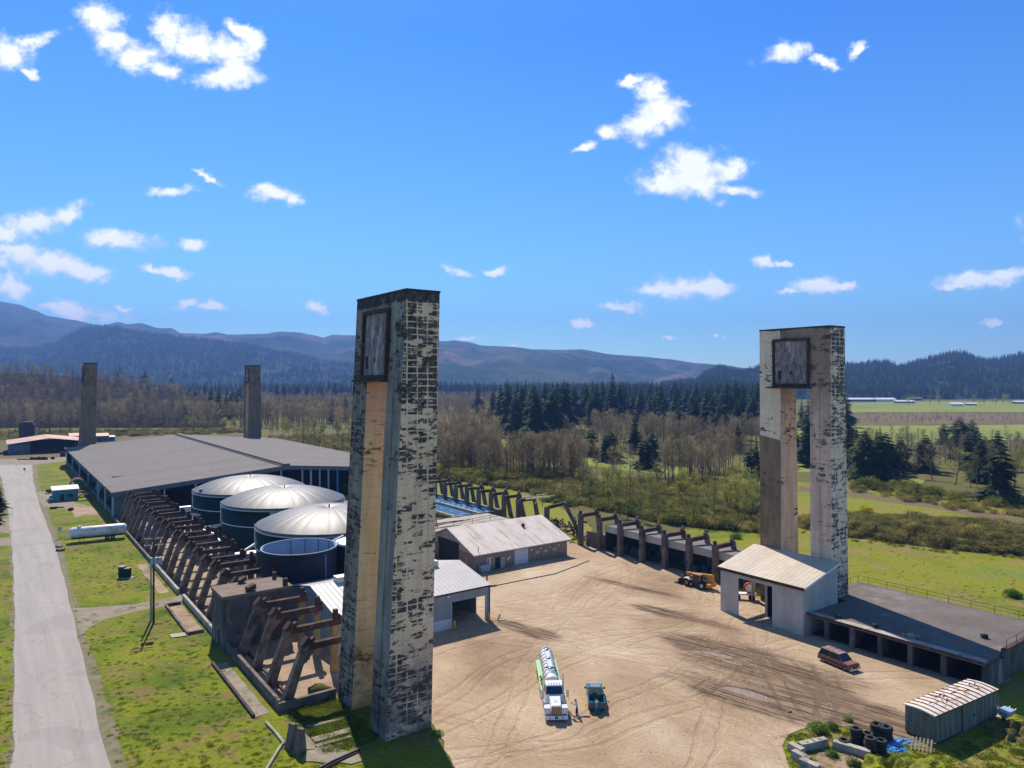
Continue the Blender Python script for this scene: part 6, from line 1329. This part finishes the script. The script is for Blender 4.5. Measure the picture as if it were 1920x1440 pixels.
grove(B+U,[(1590,872),(1760,880),(1960,880),(1960,925),(1800,915),(1760,900),(1600,902)],34,(9,14),'bare brown tree among the spruces on the right','bare trees among the spruces',(1.1,1.5),seed=26)
grove(U,[(1690,756),(1900,757),(1900,761),(1690,761)],14,(9,18),'round tree among the far valley farm buildings','trees at the far farms',(1.3,1.9),seed=27)
tree('bare0',P(1034,893),17,'single bare tree with a clear dark trunk standing in the green clearing',None,'tree',1.2)
tree('bare2',P(1420//1*1,930) if False else P(1290,905),15,'single bare tree right of the green clearing',None,'tree',1.1)
tree('fir0',P(-3,965),9,'dark fir twig edge at the left border beside the road',None,'tree',1.6)
tree('wide0',P(-18,985),8,'dark low spruce at the left border beside the road',None,'tree',1.0)
# ---- shrubs
shp=[]
for i in range(3):
    o=shrub_mesh(90+i).build('shrub',MT['bush']); shp.append(o.data); bpy.data.objects.remove(o)
gor=shrub_mesh(99,500,1.2,1.2,False).build('shrub',MT['gorse']); gd=gor.data; bpy.data.objects.remove(gor)
gg=shrub_mesh(98,1300,1.5,1.3,False).build('shrub',MT['green_bush']); grd=gg.data; bpy.data.objects.remove(gg)
FS={}
def shrub(p,s,label,group,data=None,name='shrub',h=1):
    o=bpy.data.objects.new(name,data or rv.choice(shp)); COL.objects.link(o); o.location=p; o.scale=(s,s,s*h); o.rotation_euler=(0,0,rv.random()*6); FS.setdefault('s',o); return tag(o,label,'bush',group)
for x,y in scat([(1000,935),(1110,955),(1250,985),(1400,990),(1430,1000),(1430,960),(1200,945),(1050,925)],60): shrub(P(x,y),rv.uniform(.9,1.8),'olive bush in the scrub directly behind the yard frames','olive bushes behind the yard')
for x,y in scat([(1000,925),(1430,935),(1430,1000),(1250,980),(1010,940)],40): shrub(P(x,y),rv.uniform(.8,1.6),'fresh green bush in the scrub behind the yard frames','green bushes behind the yard',grd)
for x,y in scat([(1590,900),(1750,925),(1960,945),(1960,965),(1700,930),(1590,915)],22): shrub(P(x,y),rv.uniform(1,2.0),'brown olive bush along the far side of the meadow track','bushes along the track')
for x,y in scat([(830,888),(1010,925),(1000,912),(830,880)],22): shrub(P(x,y),rv.uniform(1.2,2.2),'olive bush at the wood edge behind the water basin','bushes behind the basin')
for x,y in scat([(560,835),(655,858),(655,870),(590,850)],12): shrub(P(x,y),rv.uniform(1,1.8),'pale olive bush showing over the right slope of the hall roof','bushes behind the hall')
for x,y,s in((1624,960,1.6),(1608,986,1.3),(1603,998,1.2),(1616,994,.9)): shrub(P(x,y),s,'yellow blossoming bush right of the slotted tower','yellow bushes by the slotted tower',gd)
for x,y,s,l in((1435,1007,1.6,'bright green bush mound left of the slotted tower'),(1380,1010,1.4,'green bush mound behind the last yard frames'),(1900,1120,1.5,'dark green bush in the meadow at the right edge'),(583,1378,0.5,'small green weed clump at the foot of the near tower'),(820,1378,.6,'green weed clump at the right foot of the near tower'),(1535,1373,1.1,'green weed clump behind the pale concrete blocks'),(1560,1366,.8,'small green weed clump right of the larger one behind the blocks'),(1590,1352,.6,'green weed tuft left of the tall tyre stack'),(1600,1435,.8,'weed clump below the long concrete block'),(1560,1418,.7,'weed clump between the concrete blocks and the tyres'),(1402,1085,.6,'green shrub behind the tan shed doorway'),(625,1250,.5,'small green tuft on the floor by the ochre columns')):
    shrub(P(x,y),s*.62,l,None,grd if y>1100 or x<1440 else None)
# ---- uncountable cover, instanced from the meshes above
def cover(name,pts,protos,label,cat,kind='stuff'):
    """pts: (x,y,z,scale,rot); protos: lists of objects joined into one instance each"""
    me=bpy.data.meshes.new(name); me.from_pydata([q[:3] for q in pts],[],[])
    for nm,k in(('sc',3),('ro',4)):
        at=me.attributes.new(nm,'FLOAT','POINT'); at.data.foreach_set('value',[q[k] for q in pts])
    o=bpy.data.objects.new(name,me); COL.objects.link(o)
    g=bpy.data.node_groups.new(name,'GeometryNodeTree'); g.interface.new_socket('Geometry',in_out='INPUT',socket_type='NodeSocketGeometry'); g.interface.new_socket('Geometry',in_out='OUTPUT',socket_type='NodeSocketGeometry')
    N=g.nodes; L=g.links; gi=N.new('NodeGroupInput'); go=N.new('NodeGroupOutput')
    mp=N.new('GeometryNodeMeshToPoints'); L.new(gi.outputs[0],mp.inputs[0])
    iop=N.new('GeometryNodeInstanceOnPoints'); L.new(mp.outputs[0],iop.inputs['Points'])
    jn=N.new('GeometryNodeJoinGeometry')
    for pr in protos:
        j2=N.new('GeometryNodeJoinGeometry')
        for ob in pr:
            oi=N.new('GeometryNodeObjectInfo'); oi.inputs['Object'].default_value=ob; oi.transform_space='ORIGINAL'; L.new(oi.outputs['Geometry'],j2.inputs[0])
        gi2=N.new('GeometryNodeGeometryToInstance'); L.new(j2.outputs[0],gi2.inputs[0]); L.new(gi2.outputs[0],jn.inputs[0])
    L.new(jn.outputs[0],iop.inputs['Instance']); iop.inputs['Pick Instance'].default_value=True
    def attr(n_):
        a=N.new('GeometryNodeInputNamedAttribute'); a.data_type='FLOAT'; a.inputs['Name'].default_value=n_; return a.outputs['Attribute']
    cx=N.new('ShaderNodeCombineXYZ'); L.new(attr('ro'),cx.inputs[2]); L.new(cx.outputs[0],iop.inputs['Rotation']); L.new(attr('sc'),iop.inputs['Scale'])
    L.new(iop.outputs[0],go.inputs[0]); md=o.modifiers.new('cover','NODES'); md.node_group=g
    return tag(o,label,cat,None,kind)
def pr(keys): return [[FIRST[(k,'trunk')],FIRST[(k,'crown')]] for k in keys]
def prc(keys): return [[FIRST[(k,'crown')]] for k in keys]
def rp(poly,n,smin,smax,avoid=(),hz=0,seed=0):
    r=random.Random(seed); out=[]
    for x,y in scat(poly,n,r,avoid): p=P(x,y); out.append((p.x,p.y,hz,r.uniform(smin,smax),r.random()*6.28))
    return out
# brown alder wood filling the plain
pts=rp([(-350,770),(300,766),(480,772),(660,766),(660,796),(300,800),(-350,812)],900,1.0,1.3,seed=1)+rp([(-350,745),(660,742),(660,772),(-350,775)],1500,.9,1.25,seed=2)
pts+=rp([(470,748),(660,745),(660,806),(480,806)],420,.8,1.1,seed=17)
pts+=rp([(820,760),(900,775),(1000,800),(1440,815),(1440,850),(820,845)],480,.7,1.1,CLR,seed=3)+rp([(820,738),(1000,745),(900,775),(820,775)],500,.9,1.2,seed=4)+rp([(820,840),(1090,870),(1420,880),(1420,910),(1000,905),(820,880)],260,.75,1.05,CLR,seed=5)
pts+=rp([(1560,812),(2200,800),(2200,905),(1760,885),(1590,868)],230,.5,.8,[[(1560,792),(2300,790),(2300,834),(1560,836)]],seed=6)+rp([(1560,779),(2200,779),(2200,793),(1560,795)],420,.18,.34,seed=16)
for x in range(0,1100):
    u=rv.uniform(-650,410); t=rv.random()**.7*1.02; q=H_knoll(u,t); pts.append((q[0],q[1],q[2]-.3,rv.uniform(.85,1.1),rv.random()*6))
pts+=[]
cover('bare_woodland',pts,pr(B),'leafless brown alder woodland reading as one mass across the valley floor','woodland')
pts=rp([(-300,728),(660,727),(660,745),(-300,745)],1500,1.5,2.1,seed=7)+rp([(820,729),(1460,730),(1460,770),(820,745)],1300,1.5,2.0,seed=8)
pts+=rp([(1290,732),(1560,735),(1560,752),(1290,760)],150,1.4,1.9,seed=9)+rp([(1590,738),(2300,737),(2300,751),(1590,749)],700,1.2,1.7,seed=19)
for x in range(9000):
    u=rv.uniform(1240,2400); t=rv.random()**.6*1.01; q=H_right(u,t); pts.append((q[0],q[1],q[2]-1,rv.uniform(.7,1.3),rv.random()*6))
for x in range(9000):
    u=rv.uniform(-150,800); t=rv.random()**.55*1.01; q=H_spur(u,t); pts.append((q[0],q[1],q[2]-2,rv.uniform(.8,1.6),rv.random()*6))
cover('fir_forest',pts,prc(F[:2]),'dark distant fir forest covering the valley edge and hills as one mass','forest')
# scrub carpets and brambles
br=MB(); r=random.Random(5)
bm_=[]
for i in range(3):
    o=shrub_mesh(120+i,420,1.5,1.1,True).build('shrub',MT['bramble']); bm_.append(o)
def carpet(name,pts,label,cat,keep):
    o=cover(name,pts,[[keep]],label,cat); return o
# three real bramble bushes serve as the pattern of the carpet
bl=[(1700,1000,'bramble bush on the crest of the bramble bank right of the slotted tower'),(1850,1030,'bramble bush in the middle of the bramble bank at the right'),(1660,975,'bramble bush at the left tip of the bramble bank')]
for o,(x,y,l) in zip(bm_,bl): o.location=P(x,y,.5); o.scale=(1.4,1.4,1.2); tag(o,l,'bush')
bank=MB(); g=P(1835,1012); 
def bankz(u,v): return 2.6*max(0,1-(u*u+v*v))**.6*(1+.35*mn.noise(Vector((u*3,v*3,2))))
nn=40; vs=[]; bx=[]
for i in range(nn+1):
    for j in range(nn+1):
        u,v=i/nn*2-1,j/nn*2-1; pp=(g.x+u*34+v*9,g.y-u*20+v*11); bx.append(pp); vs.append((*pp,bankz(u,v)-.03))
bank.add(vs,[(i*(nn+1)+j,(i+1)*(nn+1)+j,(i+1)*(nn+1)+j+1,i*(nn+1)+j+1) for i in range(nn) for j in range(nn)],0,True); bank.build('bramble_bank',MT['rough'],kind='structure')
pts=[]
for i in range(2600):
    u,v=rv.uniform(-1,1),rv.uniform(-1,1)
    if u*u+v*v>1.02+.25*mn.noise(Vector((u*4,v*4,7))): continue
    pts.append((g.x+u*34+v*9,g.y-u*20+v*11,bankz(u,v)-.1,rv.uniform(.4,1.0)+.7*rv.random()**4,rv.random()*6))
for i in range(520):
    a_=rv.uniform(0,6.28); q_=rv.uniform(.98,1.32)**1; u,v=math.cos(a_)*q_,math.sin(a_)*q_; pts.append((g.x+u*34+v*9,g.y-u*20+v*11,-.05,rv.uniform(.15,.5),rv.random()*6))
pts+=rp([(1590,905),(1960,940),(1960,975),(1800,958),(1590,922)],150,.6,1.3,seed=31)
pts+=rp([(1000,930),(1110,952),(1250,982),(1430,1000),(1440,925),(1330,905),(1000,905)],1900,.8,1.7,seed=32)+rp([(820,876),(1010,908),(1010,925),(820,896)],420,1,1.8,seed=33)
pts+=rp([(820,835),(1000,850),(1330,890),(1330,910),(1000,905),(820,880)],500,.9,1.6,CLR,seed=34)+rp([(500,820),(658,815),(658,870),(560,845)],300,1,1.7,seed=35)+rp([(0,812),(480,806),(480,812),(0,826)],380,1.2,2.2,seed=36)
cover('undergrowth',pts,[[o] for o in bm_],'tangled olive brown bramble and scrub undergrowth','undergrowth')
# weeds and tufts over lawn and meadow
tb=[tuft_mesh(200+i).build('grass_tuft',MT['weed']) for i in range(2)]
for o,(x,y,l) in zip(tb,((640,1368,'grass tuft on the bed left of the near tower foot'),(560,1352,'grass tuft at the outer corner of the strip beds'))): o.location=P(x,y); tag(o,l,'grass tuft')
LW=[(-100,1090),(130,1090),(150,1150),(420,1115),(400,1230),(520,1380),(690,1440),(700,1600),(-100,1600)]
ROADP=[(10,1600),(26,1400),(27,1150),(24,1030),(70,900),(110,1030),(150,1180),(262,1600)]
pts=rp(LW,1500,.25,.55,[ROADP,[(540,1360),(700,1340),(700,1410),(560,1440)]],seed=41)+rp([(110,950),(235,960),(330,1090),(420,1110),(150,1140)],400,.25,.5,[[(120,940),(200,940),(200,975),(120,975)],[(150,1125),(420,1090),(420,1135),(150,1190)]],seed=42)
pts+=rp([(1590,920),(1960,985),(1960,1170),(1660,1085),(1595,1080)],260,.2,.5,seed=43)+rp([(1470,1380),(1600,1365),(1760,1410),(1960,1330),(1960,1500),(1500,1500)],700,.3,.8,[[(1700,1330),(1900,1290),(1900,1340),(1750,1410)]],seed=44)
pts+=[(*W(a,b),s,q) for a,b,s,q in [(rv.uniform(1,12),rv.uniform(-6,-.3),rv.uniform(.5,1),rv.random()*6) for _ in range(420)]]
cover('weeds',pts,[[o] for o in tb],'grass tufts and weeds growing over lawn and meadow','weeds')

ck=MB(); ck.lathe([(0,0),(.9,.05),(1,.35),(.6,.7),(0,.8)],7,smooth=False,wob=lambda r,z,a:(r*(1+.3*math.sin(2*a+1)),z)); co=ck.build('dirt_clod',MT['shoulder']); co.location=P(1480,1335,.06); co.scale=(.25,.25,.2); tag(co,'dark dirt clod lying at the edge of the churned mud','dirt clod')
pts=rp([(1250,1180),(1520,1200),(1680,1330),(1690,1370),(1450,1340),(1300,1270)],260,.02,.09,hz=.05,seed=51)+rp([(850,1200),(1300,1100),(1480,1190),(1460,1400),(900,1430)],260,.02,.08,hz=.05,seed=52)+rp([(1100,1035),(1330,1110),(1320,1118),(1090,1040)],50,.03,.10,hz=.05,seed=53)
cover('loose_stones',pts,[[co]],'loose clods and stones strewn over the dirt yard','stones')
# ================================================================ the air between here and the hills
hz=MB(); hz.box(-8800,8800,-250,9500,-1,900); o=hz.build('haze',MT['rough']); o['kind']='stuff'
m=bpy.data.materials.new('haze_air'); m.use_nodes=True; t=m.node_tree; t.nodes.clear(); n=NT(t)
pv=n.new('ShaderNodeVolumePrincipled'); pv.inputs['Color'].default_value=(.24,.46,1,1); pv.inputs['Density'].default_value=1.3e-4; pv.inputs['Anisotropy'].default_value=0
mo=n.new('ShaderNodeOutputMaterial'); t.links.new(pv.outputs[0],mo.inputs['Volume']); o.data.materials.clear(); o.data.materials.append(m); m.cycles.homogeneous_volume=True if hasattr(m.cycles,'homogeneous_volume') else None
